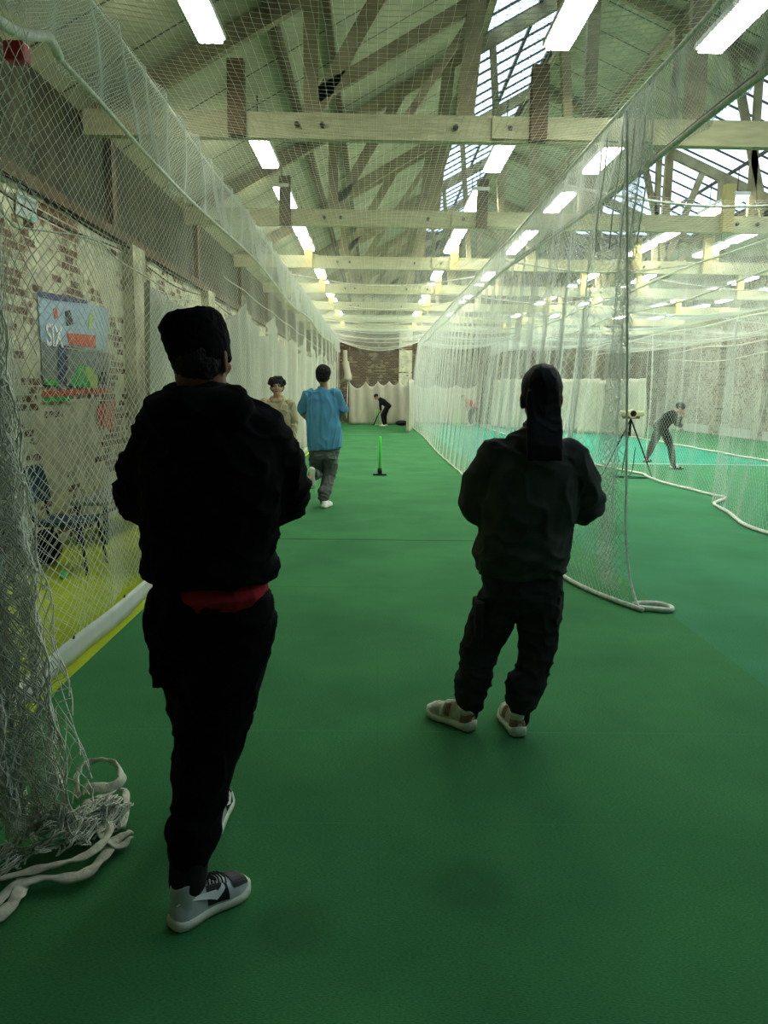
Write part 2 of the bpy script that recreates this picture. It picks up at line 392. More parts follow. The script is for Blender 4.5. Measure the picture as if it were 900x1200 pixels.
# ================================================================== THE HALL
XL, XR, YB, YF = -3.25, 14.2, 39.0, -3.0      # left wall, right wall, far wall, wall behind the photographer
CH = 4.48                                     # height of the truss tie beams
def st(o): o['kind'] = 'structure'; return o
st(MB().box((XL-.2, YF-.2, -.3), (XR+.2, YB+.2, -.012)).build('floor', M['lime']))
def slab(name, x0, x1, y0, y1, m, label, cat, z=0.0, group=None):
    o = MB().box((x0, y0, -.0115), (x1, y1, z)).build(name, m, origin=(0, 0, 0))
    tag(o, label, cat, group); return o
slab('turf_carpet', -1.68, 2.2, YF, YB-.01, M['green'], 'green turf carpet of the nearest lane, running from the foreground to the far curtain', 'carpet')
slab('turf_carpet', 2.2005, 9.6, YF, 17.9, M['green2'], 'green turf carpet to the right, under the tripod', 'carpet')
slab('turf_carpet', 9.6005, XR-.07, YF, YB-.01, M['green2'], 'green turf carpet along the foot of the right whitewashed wall', 'carpet')
slab('turf_carpet', 2.2005, 9.6, 17.9005, YB, M['teal'], 'turquoise turf carpet in the far half of the right lanes', 'carpet')
tag(MB().box((2.4, 17.84, .0003), (9.4, 17.93, .004)).build('lane_line', M['white'], origin=(0, 0, 0)), 'white line painted across the front of the turquoise carpet', 'line')

# left wall: flaking cream brick below, dark timber above
w = MB().box((XL-.2, YF-.2, -.3), (XL, YB+.2, 3.45)).build('wall_left', M['brick_l']); st(w)
w2 = MB().box((XL-.22, YF-.2, 3.45), (XL-.05, YB+.2, 5.2)).build('wall_left_upper', M['dark_wood']); st(w2)
b = MB().box((XL-.06, YF, 3.40), (XL+.07, YB, 3.52)); t1 = b.build('trim_1', M['dark_post']); st(t1)
pl = MB()
for k in range(11):
    y = 2.3+k*4.5-1.1; b = MB().box((XL-.02, y, 0), (XL+.14, y+.55, 3.40)); o = b.build('trim_2', M['pilaster']); st(o)
for k in range(8):
    y = 5.3+k*4.55; st(MB().box((XL-.06, y, 3.52), (XL+.03, y+.16, 4.72)).build('trim_5', M['dark_post']))
st(MB().box((XR, YF-.2, -.3), (XR+.2, YB+.2, 6.1)).build('wall_right', M['brick_r']))
for k in range(8):
    y = 10+k*3.6; st(MB().box((XR-.22, y, 0), (XR+.02, y+.6, 4.4)).build('trim_3', M['brick_r'], bevel=.01))
st(MB().box((XR-.06, YF, 0), (XR, YB, .34)).build('baseboard_right', M['vinyl']))
st(MB().box((XL-.2, YB, -.3), (XR+.2, YB+.2, 9.3)).build('wall_back', M['brick_b']))
st(MB().box((XL-.2, YF-.2, -.3), (XR+.2, YF, 9.3)).build('wall_front', M['dark_wood']))
st(MB().box((1.15, YB-.25, 0), (1.8, YB+.02, 4.5)).build('trim_4', M['brick_l']))

# roof: ridge over x=3.5, glazed strips on both slopes
RX, RZ = 3.5, 8.4; SL = .56
def roofz(x):
    if x <= RX: return RZ-SL*(RX-x)
    if x <= 10.3: return RZ-.42*(x-RX)
    return RZ-.42*6.8+.12*(x-10.3)
def roof_panel(name, x0, x1, m, y0=YF-.2, y1=YB+.2, th=.06, up=.0, kind='structure', parent=None):
    z0, z1 = roofz(x0+1e-6)+up, roofz(x1-1e-6)+up
    vs = [(x0,y0,z0),(x1,y0,z1),(x1,y1,z1),(x0,y1,z0),(x0,y0,z0+th),(x1,y0,z1+th),(x1,y1,z1+th),(x0,y1,z0+th)]
    o = MB().add(vs, [(0,3,2,1),(4,5,6,7),(0,1,5,4),(1,2,6,5),(2,3,7,6),(3,0,4,7)]).build(name, m, parent)
    if kind: o['kind'] = kind
    return o
roof_panel('ceiling', XL-.25, 1.72, M['roof']); roof_panel('ceiling', 3.35, RX, M['roof']); roof_panel('ceiling', RX, 6.6, M['roof'])
roof_panel('ceiling', 9.0, 10.3, M['roof']); roof_panel('ceiling', 10.3, XR+.25, M['roof'])
for n, (xa, xb) in enumerate(((1.72, 3.35), (6.6, 9.0))):
    wd = empty('window_%d' % (n+1)); st(wd)
    roof_panel('pane', xa, xb, M['glass'], th=.008, up=.05, kind=None, parent=wd)
    fb = MB()
    y = YF
    while y < YB:
        fb.bar((xa-.02, y, roofz(xa)+.02), (xb+.02, y, roofz(xb)+.02), .028, .035); y += .62
    for x in (xa, (xa*.45+xb*.55), xb):
        fb.bar((x, YF, roofz(x)+.0), (x, YB, roofz(x)+.0), .05, .06)
    fb.build('glazing_bars', M['bars'], wd)
# purlins under the left and right slopes
for n, (x, w_, h_, m) in enumerate(((-1.2, .09, .16, 'dark_post'), (-.62, .08, .14, 'dark_post'), (1.62, .1, .2, 'strut'), (3.5, .1, .25, 'strut'), (5.0, .09, .16, 'strut'), (9.05, .1, .18, 'strut'))):
    o = MB().bar((x, YF, roofz(x)-.09), (x, YB, roofz(x)-.09), w_, h_).build('roof_purlin', M[m])
    where = ['over the left light row', 'over the left half of the near lane', 'along the left edge of the near skylight', 'under the ridge', 'right of the ridge', 'along the right edge of the far skylight'][n]
    tag(o, 'long timber roof purlin running down the hall '+where, 'purlin', 'roof purlins')
# service pipe along the left row of posts
ORD = ['nearest', 'second nearest', 'third nearest', 'fourth nearest', 'middle', 'third farthest', 'second farthest', 'farthest']
TY = [9.1+4.55*k for k in range(7)]
TORD = ['nearest', 'second nearest', 'third nearest', 'fourth nearest', 'fifth nearest', 'sixth nearest', 'farthest']
for k, y in enumerate(TY):
    t = empty('roof_truss', (0, y, 4.3))
    tag(t, '%s cream timber roof truss spanning the hall above the nets' % TORD[k], 'roof truss', 'roof trusses')
    b = MB().box((XL, y-.06, CH-.135), (XR, y+.06, CH+.135)); b.build('tie_beam', M['beam'], t)
    b = MB()
    b.box((1.25, y-.1, CH-.11), (3.05, y-.062, CH+.12)); b.build('splice_plate', M['beam'], t)
    b = MB(); b.bar((XL, y, roofz(XL)-.15), (RX, y, roofz(RX)-.15), .11, .2, up=(0, 0, 1)); b.build('rafter', M['strut'], t)
    b = MB(); b.bar((RX, y, roofz(RX)-.15), (10.3, y, roofz(10.3)-.15), .11, .2); b.build('rafter', M['strut'], t)
    b = MB(); b.bar((10.3, y, roofz(10.3)-.15), (XR, y, roofz(XR)-.15), .11, .2); b.build('rafter', M['strut'], t)
    for (x0, x1, wd_, mm) in ((-.75, -.75, .16, 'strut'), (.95, 1.15, .2, 'strut'), (2.1, 1.85, .1, 'strut'), (3.5, 3.5, .2, 'strut'), (4.9, 4.9, .12, 'strut'), (7.75, 7.75, .12, 'strut')):
        MB().bar((x0, y, CH+.1), (x1, y, roofz(x1)-.15), wd_, .1, up=(0, 1, 0)).build('post', M[mm], t)
    for (xa, za, xb, zb, wd_) in ((-.72, CH+.15, .35, roofz(.35)-.2, .17), (-.72, CH+.3, 1.1, CH+1.35, .15), (.3, CH+.1, 1.08, CH+1.25, .08),
                                  (6.6, CH+.1, 7.35, roofz(7.35)-.1, .13), (6.6, CH+.1, 5.8, roofz(5.8)-.1, .13),
                                  (6.35, CH+.1, 6.3, roofz(6.3)-.1, .12), (6.9, CH+.1, 8.3, roofz(8.3)-.1, .1)):
        MB().bar((xa, y, za), (xb, y, zb), wd_, .08, up=(0, 1, 0)).build('brace', M['strut'], t)
    for x in (-.9, -.62, .85, 1.45, 1.7, 6.1, 6.45):
        MB().tube([(x, y-.115, CH), (x, y+.075, CH)], .028, 6).build('bolt', M['steel_dark'], t)
    for x in (-1.55, 1.75, 5.9, 7.5, 10.4):
        mm = M['dark_post'] if (x < 2 and k < 2) else (M['yellow_post'] if x > 5 or k > 1 else M['strut'])  # near posts: the dark look of unlit timber is put into the colour
        MB().box((x-.09, y-.2, CH-.15), (x+.09, y-.07, CH+.62)).build('hanger_post', mm, t)

# ceiling lights
rows = [(-1.62, 'in the row above the left net'), (1.72, 'in the row above the lane\'s right edge'), (3.2, 'in the row right of the dividing net'),
        (6.1, 'in the left row over the second lane'), (7.7, 'in the right row over the second lane'), (10.6, 'in the left row over the third lane'), (12.2, 'in the right row over the third lane')]
LY = [7.3, 11.5, 14.2, 16.6, 18.4, 20.9, 22.9, 25.3, 27.4, 29.8, 32, 34.4, 36.5]
LY = [y for y in LY if y < YB-1]
def nth(i):
    return ['first', 'second', 'third', 'fourth', 'fifth', 'sixth', 'seventh', 'eighth', 'ninth', 'tenth', 'eleventh', 'twelfth', 'thirteenth', 'fourteenth', 'fifteenth'][i]
lp = None
for x, where in rows:
    for i, y in enumerate(LY):
        if lp is None:
            t = empty('ceiling_light', (x, y, 4.90))
            MB().box((x-.14, y-.76, 4.92), (x+.14, y+.76, 4.98)).build('housing', M['white'], t, bevel=.01)
            MB().box((x-.115, y-.72, 4.875), (x+.115, y+.72, 4.92)).build('diffuser', M['lamp'], t, bevel=.012)
            for s in (-1, 1): MB().tube([(x, y+s*.55, 4.98), (x, y+s*.55, 5.45)], .008, 6).build('suspension_wire', M['steel_dark'], t)
            lp = t; r = t
        else:
            r = lp.copy(); COL.objects.link(r); r.location = (x, y, 4.90)
            for c in lp.children:
                d = c.copy(); COL.objects.link(d); d.parent = r
        tag(r, '%s strip light from the front %s' % (nth(i), where), 'ceiling light', 'fluorescent ceiling lights')

# ================================================================== NETS
ZT = 3.9
# --- left divider net
nl = empty('practice_net', (-1.74, 20, 0))
tag(nl, 'long net along the left side of the near lane, white vinyl hem at the floor', 'net', 'practice nets')
def f_left(u, v):
    y = 2.7+u; z = .17+v*(ZT-.17)/3.73
    fold = .035*np.sin(y*3.1+.4*np.sin(z*2))*np.clip((ZT-z)/2, 0, 1)+.02*np.sin(y*9.3)*np.clip((2.0-z)/2, 0, 1)
    return -1.74+fold, y, z+.03*np.sin(y*1.4)*np.clip(z/3.9, 0, 1)
net('netting', f_left, 34.3, 3.73, M['twine'], nl, pitch=(.09, .066), r=.0015, seg=.16)
# second layer hung lower, scalloped top
def f_left2(u, v):
    y = 2.5+u
    top = 2.42+.14*np.abs(np.cos(y*1.15))-.02*(y-3)
    z = .17+v/2.3*(top-.17)
    return -1.80+.05*np.sin(y*4.1), y, z
net('lower_netting', f_left2, 5.5, 2.3, M['twine'], nl, pitch=(.10, .07), r=.0014, seg=.12)
pts = [(-1.80+.05*math.sin(y*4.1), y, 2.42+.14*abs(math.cos(y*1.15))-.02*(y-3)) for y in np.arange(2.5, 8.0, .1)]
MB().tube(pts, .006, 6).build('lower_head_cord', M['rope'], nl, smooth=True)
MB().tube(smoothpath([(-1.75, y, ZT+.02*math.sin(y*1.3)) for y in np.arange(.6, 37.5, 1.0)], 3), .013, 6).build('head_cable', M['rope'], nl, smooth=True)
def f_vin(s, t):
    y = 2.6+s*34.4
    wv = .012*math.sin(y*2.7)+.006*math.sin(y*6.1+1)
    return (-1.735+wv*(1-t), y, .012+t*(.145+.008*math.sin(y*3.3))+.003*math.sin(y*5.0))
sheet('vinyl_hem', f_vin, 260, 3, M['vinyl'], nl, thick=.003)
b = MB()
for k in range(24):
    y = 3.4+k*.9; b.ell((-1.728+.018*math.sin(y*2.7)*.1, y, .165), (.006, .012, .012), nu=8, nv=6)
b.build('eyelets', M['steel_dark'], nl)
# skirt folded down from the ceiling edge, with the white hem rope below
def rope_l(y): return 3.33+.05*np.sin(y*.7)+.1*np.clip((5-y), 0, 2)*.5
def f_skl(u, v):
    y = 3.9+u; zb = rope_l(y); z = zb+(ZT-zb)*(1-v/.75)
    return -1.71+.06*np.sin(y*2.3+z*4)*(v/.75)+.03*np.sin(y*11+z*3), y, z+.02*np.sin(y*6+v*9)
net('skirt_netting', f_skl, 33, .75, M['twine_w'], nl, pitch=(.036, .034), r=.0021, seg=.08, slack=.012)
rp = [tuple(at(-40, -5, 3.5)), tuple(at(2, 27, 3.8)), tuple(at(22, 38, 4.0)), tuple(at(42, 42, 4.2)), tuple(at(57, 44, 4.35)), tuple(at(70, 68, 4.5))]+[(-1.70, y, float(rope_l(y))) for y in np.arange(4.9, 37, 1)]
MB().tube(smoothpath(rp[:6], 6), .026, 10).build('hem_roll', M['rope'], nl, smooth=True)
MB().tube(smoothpath(rp[4:], 4), .014, 8).build('skirt_rope', M['rope'], nl, smooth=True)

# off-white curtain behind the left net, scalloped top
lc = empty('curtain', (-1.9, 20, 0)); tag(lc, 'off-white cloth curtain with a scalloped top, hung behind the left net', 'curtain')
def f_lc(s, t):
    y = 6.6+s*30.3
    ph = (y-8.5)/3.1; fr = ph-math.floor(ph)
    top = (2.98-.5*math.sin(PI*fr)**.8) if y > 10.05 else 2.42+.06*math.sin(y*3)
    z = .06+t*(top-.06)
    return (-1.93+.05*math.sin(y*5.2+.5*math.sin(z*1.5))+.03*math.sin(y*11.7), y, z)
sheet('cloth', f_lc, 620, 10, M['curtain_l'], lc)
MB().tube([(-1.93, y, 3.02-.03*math.sin(PI*((y-8.5)/3.1 % 1))) for y in np.arange(10.0, 37, .23)], .008, 6).build('hanging_cord', M['rope'], lc, smooth=True)

# --- ceiling net of the near lane
nc = empty('ceiling_net', (.1, 20, 3.9)); tag(nc, 'flat overhead net stretched above the near lane, sagging in the middle', 'net', 'overhead nets')
def f_ceil(u, v):
    s = u/3.72; y = .8+v
    sag = .17*np.sin(PI*s)*(1+.15*np.sin(y*1.4))
    hang = .05*np.sin(y*1.37)*np.sin(PI*s)
    return -1.75+u, y, ZT-sag+hang-.02+np.clip(y-33, 0, 4)*-.06*np.sin(PI*s)
net('netting', f_ceil, 3.72, 36.3, M['twine'], nc, pitch=(.062, .075), r=.0016, seg=.18, kind='square', slack=.004)
for kx, yy in enumerate((16.0, 20.5, 25, 29.0, 32, 34.5, 36.9)):
    MB().tube([(-1.75+3.72*s/12, yy, ZT-(.21 if kx < 6 else .3)*math.sin(PI*s/12)) for s in range(13)], .013, 6).build('cross_cord', M['rope'], nc, smooth=True)

# --- right divider net of the near lane
nr = empty('practice_net', (1.8, 20, 0)); tag(nr, 'long white net on the right of the near lane, ending in a vertical rope', 'net', 'practice nets')
def xb_r(y): return interp(y, [5.4, 5.56, 6.0, 6.4, 7.5, 14, 20, 28, 37], [2.02, 1.98, 1.80, 1.66, 1.66, 1.72, 1.66, 1.74, 1.62])
def f_right(u, v):
    y0 = 5.62+u; z = .03+v*(ZT-.05)/3.85; t = z/3.9
    # gathered folds near the front edge
    g = np.exp(-u/1.6)
    y = y0 - .10*np.sin(u*9.5)*np.exp(-u/3.5)*np.sin(PI*np.clip(t, 0, 1))**.5 + .24*g*t**.7*np.clip(1-0*t, 0, 1)-.24*g*t**1*0
    fold = (.05+.05*g)*np.sin(y0*7.3+.6*np.sin(z*1.3))+.03*np.sin(y0*15.1)
    x = xb_r(y0)*(1-t)+1.97*t+fold*np.sin(PI*np.clip(t*.9+.1, 0, 1))
    return x, y, z
net('netting', f_right, 31.3, 3.85, M['twine_w'], nr, pitch=(.055, .075), r=.0016, seg=.12)
MB().tube(smoothpath([(1.97, y, 3.87+.02*math.sin(y)) for y in np.arange(.6, 37.2, 1)], 3), .016, 6).build('head_cable', M['rope'], nr, smooth=True)
def rope_r(y): return interp(y, [.8, 4, 6, 9, 14, 20, 37], [3.12, 3.24, 3.26, 3.38, 3.52, 3.6, 3.62])
def f_skr(u, v):
    y = 1.2+u; zb = rope_r(y); z = zb+(ZT-.03-zb)*(1-v/.75)
    return 1.99+.05*np.sin(y*2.1+z*3)*(v/.75)+.02*np.sin(y*10+z*4), y, z
net('skirt_netting', f_skr, 35.5, .75, M['twine_w'], nr, pitch=(.038, .038), r=.0018, seg=.08, slack=.01)
MB().tube(smoothpath([(2.0+.03*math.sin(y*.9), y, float(rope_r(y))) for y in np.arange(.8, 37, .8)], 4), .02, 8).build('skirt_rope', M['rope'], nr, smooth=True)
MB().tube(smoothpath([(2.03+.03*math.sin(y*.9+.2), y, float(rope_r(y))+.045) for y in np.arange(.8, 22, .8)], 4), .012, 8).build('skirt_rope_shade', M['rope_shade'], nr, smooth=True)  # grey tube standing in for the dark shadow of the white skirt rope
# front edge rope, floor rope and the loop at the end
er = [(1.97, 5.9, 3.87), (1.93, 5.9, 3.2), (1.90, 5.88, 2.4), (1.86, 5.86, 1.6), (1.84, 5.82, .9), (1.87, 5.76, .45), (1.93, 5.66, .16), (1.98, 5.58, .03)]
er = [at(735, 130, 5.95), at(735, 240, 5.95), at(735, 400, 5.9), at(734, 560, 5.85), at(733, 620, 5.8), at(737, 670, 5.75), at(744, 700, 5.65), at(748, 713, 5.6)]
er[-1].z = max(er[-1].z, .02)
MB().tube(smoothpath(er, 6), .010, 8).build('edge_rope', M['rope'], nr, smooth=True)
MB().tube(smoothpath([(xb_r(y)+.012*math.sin(y*5), y, .02) for y in np.arange(5.5, 37, .5)], 4), .02, 8).build('floor_rope', M['rope'], nr, smooth=True)
lo = [(2.0, 5.56, .022), (2.1, 5.52, .022), (2.2, 5.5, .022), (2.24, 5.56, .024), (2.18, 5.64, .03), (2.06, 5.66, .03), (1.98, 5.62, .03)]
MB().tube(smoothpath(lo, 6), .02, 8).build('rope_loop', M['rope'], nr, smooth=True)
b = MB()
for dx, dy in ((.0, .05), (-.06, .1), (-.12, .18), (.05, .02), (-.2, .3)):
    b.tube(smoothpath([(1.95+dx, 5.92+dy, 3.62-.3*abs(dx)), (1.94+dx, 5.92+dy, 3.3+.1*dx), (1.90+dx, 5.9+dy, 2.95), (1.88+dx*.9, 5.9+dy, 2.7)], 5), .006, 6)
b.build('gather_cords', M['rope'], nr, smooth=True)
# torn gathered folds (dense vertical bands of the same net)
def f_gath(u, v):
    z = .04+v; t = z/3.9
    y = 5.95+u*.45+.02*np.sin(z*4+u*20); x = 1.86+.05*np.sin(u*38+z*1.1)+(1.97-1.86)*t+.1*np.exp(-z*4)
    return x, y, z
net('edge_gather', f_gath, .9, 3.8, M['twine_w'], nr, pitch=(.06, .075), r=.0016, seg=.06, slack=.015)

# --- second dividing net, wavy floor rope
n2 = empty('practice_net', (5.2, 20, 0)); tag(n2, 'second white dividing net behind the tripod, with a wavy white floor rope', 'net', 'practice nets')
def xb_2(y): return interp(y, [6.0, 8.7, 9.2, 9.7, 10.6, 11.3, 11.8, 12.4, 14, 15.4, 17, 18.4, 24, 37], [4.9, 4.62, 4.55, 4.70, 4.9, 5.05, 5.5, 5.42, 5.25, 5.4, 5.0, 4.85, 5.0, 5.0])
def f_n2(u, v):
    y = 6.6+u; z = .03+v*(3.74-.03)/3.7; t = z/3.74
    return xb_2(y)*(1-t)+5.35*t+.07*np.sin(y*3.7+np.sin(z))*np.sin(PI*t)+.03*np.sin(y*8.3), y, z
net('netting', f_n2, 30, 3.7, M['twine_w'], n2, pitch=(.07, .09), r=.0017, seg=.2)
MB().tube(smoothpath([(xb_2(y)+.015*math.sin(y*5), y, .025) for y in np.arange(6.6, 37, .35)], 4), .025, 8).build('floor_rope', M['rope'], n2, smooth=True)
MB().tube([(5.35, y, 3.76+.03*math.sin(y)) for y in np.arange(6, 37, .5)], .02, 8).build('head_cable', M['rope'], n2, smooth=True)
MB().tube([(5.36, y, 3.28+.05*math.sin(y*.8)) for y in np.arange(6, 37, .5)], .016, 8).build('skirt_rope', M['rope'], n2, smooth=True)
def f_n2s(u, v):
    y = 6.6+u
    return 5.37+.04*np.sin(y*3)*v, y, 3.74-v*.45/.5
net('skirt_netting', f_n2s, 30, .5, M['twine_w'], n2, pitch=(.06, .06), r=.0018, seg=.16)
n3 = empty('practice_net', (9.7, 26, 0)); tag(n3, 'third white dividing net, farthest right beyond the turquoise carpet', 'net', 'practice nets')
def f_n3(u, v):
    y = 12+u; z = .03+v
    return 9.72+.08*np.sin(y*2.7)+.03*np.sin(y*7), y, z
net('netting', f_n3, 25, 3.6, M['twine_w'], n3, pitch=(.09, .11), r=.0018, seg=.3)
MB().tube([(9.72+.05*math.sin(y*2.7), y, .025) for y in np.arange(12, 37, .3)], .025, 8).build('floor_rope', M['rope'], n3, smooth=True)
MB().tube([(9.72, y, 3.64+.03*math.sin(y)) for y in np.arange(12, 37, .5)], .025, 8).build('head_cable', M['rope'], n3, smooth=True)
MB().tube([(9.73, y, 3.25+.06*math.sin(y*.8)) for y in np.arange(12, 37, .5)], .016, 8).build('skirt_rope', M['rope'], n3, smooth=True)
for (xa, xb, ya, lab) in ((2.0, 5.34, 8.5, 'overhead net above the second lane, behind the dividing net'), (5.37, 9.7, 10.5, 'overhead net above the third lane on the right'), (9.75, 13.9, 13, 'overhead net nearest the right whitewashed wall')):
    t = empty('ceiling_net', ((xa+xb)/2, 22, 3.8)); tag(t, lab, 'net', 'overhead nets')
    W = xb-xa
    def f_c2(u, v, xa=xa, W=W, ya=ya):
        s = u/W; y = ya+v
        return xa+u, y, 3.76-.16*np.sin(PI*s)*(1+.3*np.sin(y*1.37))
    net('netting', f_c2, W, 37-ya, M['twine_w'], t, pitch=(.08, .085), r=.0016, seg=.3, kind='square')
    for yy in np.arange(ya+.01, 37, 4.55):
        MB().tube([(xa+W*s/10, yy, 3.76-.18*math.sin(PI*s/10)) for s in range(11)], .014, 6).build('cross_cord', M['rope'], t, smooth=True)
# net against the right wall
n4 = empty('practice_net', (13.8, 26, 0)); tag(n4, 'white net hung against the whitewashed right wall', 'net', 'practice nets')
def f_n4(u, v):
    y = 14+u
    return 13.85+.06*np.sin(y*3.1), y, .05+v
net('netting', f_n4, 23, 3.5, M['twine_w'], n4, pitch=(.10, .12), r=.0018, seg=.3)
MB().tube([(13.83, y, 3.57+.05*math.sin(y)) for y in np.arange(14, 37, .5)], .03, 8).build('head_cable', M['rope'], n4, smooth=True)
MB().tube([(13.8, y, 3.1+.12*math.sin(y*.55)) for y in np.arange(14, 37, .4)], .022, 8).build('droop_rope', M['rope'], n4, smooth=True)

# --- the net end gathered on the left and heaped on the carpet
nb = empty('gathered_net', (-1.1, 2.4, 0)); tag(nb, 'bunched end of the left net, hanging down and heaped on the carpet at lower left', 'net')
def f_bun(u, v):
    z = .12+v; t = np.clip(z/2.6, 0, 1)
    # u: 0..2.0 m of net squeezed into deep folds
    s = u/2.2
    cx = -1.20-.30*t; cy = 2.40+.3*t
    w_ = .15+.12*(1-t)**3
    x = cx+(s-.5)*w_*1.3+.035*np.sin(u*24+z*1.7)
    y = cy+(s-.5)*.25+.06*np.sin(u*19+1+z*2.3)
    return x+.012*np.sin(z*21+u*9), y, z
net('hanging_folds', lambda u, v: f_bun(u+.4, v), 2.0, 3.4, M['twine'], nb, pitch=(.05, .07), r=.0026, seg=.035, slack=.02)
net('hanging_folds', f_bun, 2.2, 3.4, M['twine'], nb, pitch=(.052, .06), r=.0027, seg=.035, slack=.014)
net('core_folds', lambda u, v: (lambda p: (p[0]*.0+(-1.27-.26*np.clip(v/2.6, 0, 1))+.5*(p[0]-(-1.2-.3*np.clip((v+.12)/2.6, 0, 1))), p[1]-.03, p[2]))(f_bun(u, v)), 2.2, 3.3, M['twine'], nb, pitch=(.05, .055), r=.0027, seg=.035, slack=.02)
def f_bun2(u, v):
    z = .1+v; t = np.clip(z/2.6, 0, 1)
    x = -1.52-.2*t+u*.27+.04*np.sin(u*10+z*2); y = 2.2+.5*t+u*.25+.04*np.sin(z*3+u*6)
    return x, y, z
net('loose_folds', f_bun2, 1.5, 3.2, M['twine'], nb, pitch=(.068, .085), r=.0017, seg=.04, slack=.01)
def mk_heap(cx, cy, rx, ry, h, seed):
    def f(u, v):
        a = u*2.9+seed; rr = np.clip(v/1.2, 0, 1)
        n1 = np.sin(u*17+seed)*np.sin(v*13+seed*2); n2_ = np.sin(u*29+v*11+seed)
        x = cx+rx*rr*np.cos(a)+.028*n1; y = cy+ry*rr*np.sin(a)+.028*n2_
        z = .02+h*(1-rr**1.6)*(.5+.5*np.sin(u*11+v*7+seed)**2)+.015*(1+n1)
        return x, y, z
    return f
net('heap_netting', mk_heap(-1.10, 2.47, .17, .12, .13, .3), 2.2, 1.0, M['twine'], nb, pitch=(.085, .085), r=.003, seg=.02, slack=.02)
net('heap_netting', mk_heap(-.985, 2.60, .11, .14, .07, 2.2), 2.2, 1.0, M['twine'], nb, pitch=(.10, .10), r=.003, seg=.02, slack=.02)
net('heap_netting', mk_heap(-1.34, 2.34, .22, .10, .07, 4.2), 2.2, 1.1, M['twine'], nb, pitch=(.08, .08), r=.0028, seg=.02, slack=.02)
def G(px, py, z=.02): return at(px, py, z=z)
def ribbon(pts, w, th, tilt=0):
    """flat canvas strip following a path"""
    P = smoothpath(pts, 8); b = MB(); rings = []
    for i, p in enumerate(P):
        t = (P[min(i+1, len(P)-1)]-P[max(i-1, 0)]).normalized(); a = t.cross(V((0, 0, 1))).normalized()
        ang = tilt+.3*math.sin(i*.45)+.15*math.sin(i*1.1); up = V((0, 0, 1)); d = a*math.cos(ang)+up*math.sin(ang); n_ = t.cross(d)
        rings.append([p+d*(w/2*math.cos(2*PI*k/10))+n_*(th/2*math.sin(2*PI*k/10)) for k in range(10)])
    b.loft(rings); return b
ribbon([G(-30, 1085), G(10, 1045, .03), G(45, 1030, .035), G(92, 1027, .035), G(118, 1008, .035), G(135, 985, .03), G(153, 975, .03)], .045, .016).build('hem', M['hem'], nb, smooth=True)
ribbon([G(-20, 1035, .05), G(30, 1022, .05), G(70, 1012, .06), G(105, 1000, .06), G(128, 975, .06), G(118, 955, .07), G(100, 940, .09)], .034, .012).build('hem', M['hem'], nb, smooth=True)
ribbon([G(92, 935, .07), G(90, 912, .08), G(98, 897, .10), G(120, 890, .11), G(138, 897, .10), G(143, 912, .09), G(132, 922, .08), G(112, 923, .08), G(98, 925, .07)], .04, .012, 1.0).build('hem_loop', M['hem'], nb, smooth=True)
ribbon([G(98, 940, .06), G(112, 935, .07), G(130, 930, .06), G(145, 925, .04), G(148, 945, .03), G(142, 970, .03)], .032, .010, .5).build('hem', M['hem'], nb, smooth=True)
ribbon([G(95, 955, .06), G(112, 965, .06), G(125, 985, .05), G(140, 992, .03), G(152, 982, .025)], .036, .011, .2).build('hem', M['hem'], nb, smooth=True)
ribbon([G(28, 1030, .03), G(20, 1050, .03), G(5, 1068, .03), G(-15, 1080, .03)], .045, .012, .2).build('hem', M['hem'], nb, smooth=True)

# red clamp on the white hem roll
cl = empty('clamp', at(16, 58, 3.6)); tag(cl, 'small red clamp hanging under the white net roll at upper left', 'clamp')
c0 = at(20, 62, 3.6); MB().box(c0-V((.045, .04, .04)), c0+V((.045, .04, .04))).build('body', M['red'], cl, bevel=.012)
MB().tube([c0+V((-.12, 0, .06)), c0+V((-.03, 0, .0))], .012, 8).build('pin', M['white'], cl, smooth=True)

# --- far curtains
def curtain(name, label, P, hfun, yfold=.12, nf=9, m='curtain', cords=True, nu=180, scal=None):
    P = [V(p) for p in P]; L = [0]
    for a_, b_ in zip(P[:-1], P[1:]): L.append(L[-1]+(b_-a_).length)
    xs = [p.x for p in P]; ys = [p.y for p in P]; T = L[-1]
    t0 = empty(name, ((xs[0]+xs[-1])/2, (ys[0]+ys[-1])/2, 0)); tag(t0, label, 'curtain')
    def fn(s, t):
        l = s*T; x = np.interp(l, L, xs); y = np.interp(l, L, ys)
        top = hfun(s); z = .03+t*(top-.03)
        fo = yfold*(math.sin(s*nf*2*PI+.6*math.sin(z*1.3))*(1-.5*t)+.35*math.sin(s*nf*5.1*PI+z))
        tx = (xs[-1]-xs[0]); ty = (ys[-1]-ys[0]); n = math.hypot(tx, ty)
        return (x-ty/n*fo*1, y-tx/n*fo*-1*-1, z)
    sheet('cloth', fn, nu, 14, M[m], t0)
    return t0
def sc_top(s):
    pts_ = [0, .27, .47, .66, .83, 1.0]
    for a_, b_ in zip(pts_[:-1], pts_[1:]):
        if s <= b_+1e-6:
            f = (s-a_)/(b_-a_); return 2.05-.28*math.sin(PI*f)**.8*(b_-a_)/.22+(.05 if b_ > .5 else 0)
    return 2.0
curtain('curtain', 'cream backdrop curtain with a scalloped top behind the black-clad batsman', [(-1.25, 36.95, 0), (1.62, 36.95, 0)], sc_top, .10, 2.4)
curtain('curtain', 'narrow cream curtain gathered at the far right corner of the near lane', [(1.78, 36.6, 0), (1.5, 32.5, 0), (1.28, 29.9, 0)], lambda s: 2.1-.1*math.sin(s*30)**2, .07, 6)
curtain('curtain', 'pale curtain behind the red-shirted batsman in the second lane', [(1.95, 38.4, 0), (5.0, 38.4, 0)], lambda s: 1.95-.2*math.sin(PI*((s*3) % 1)), .08, 5)
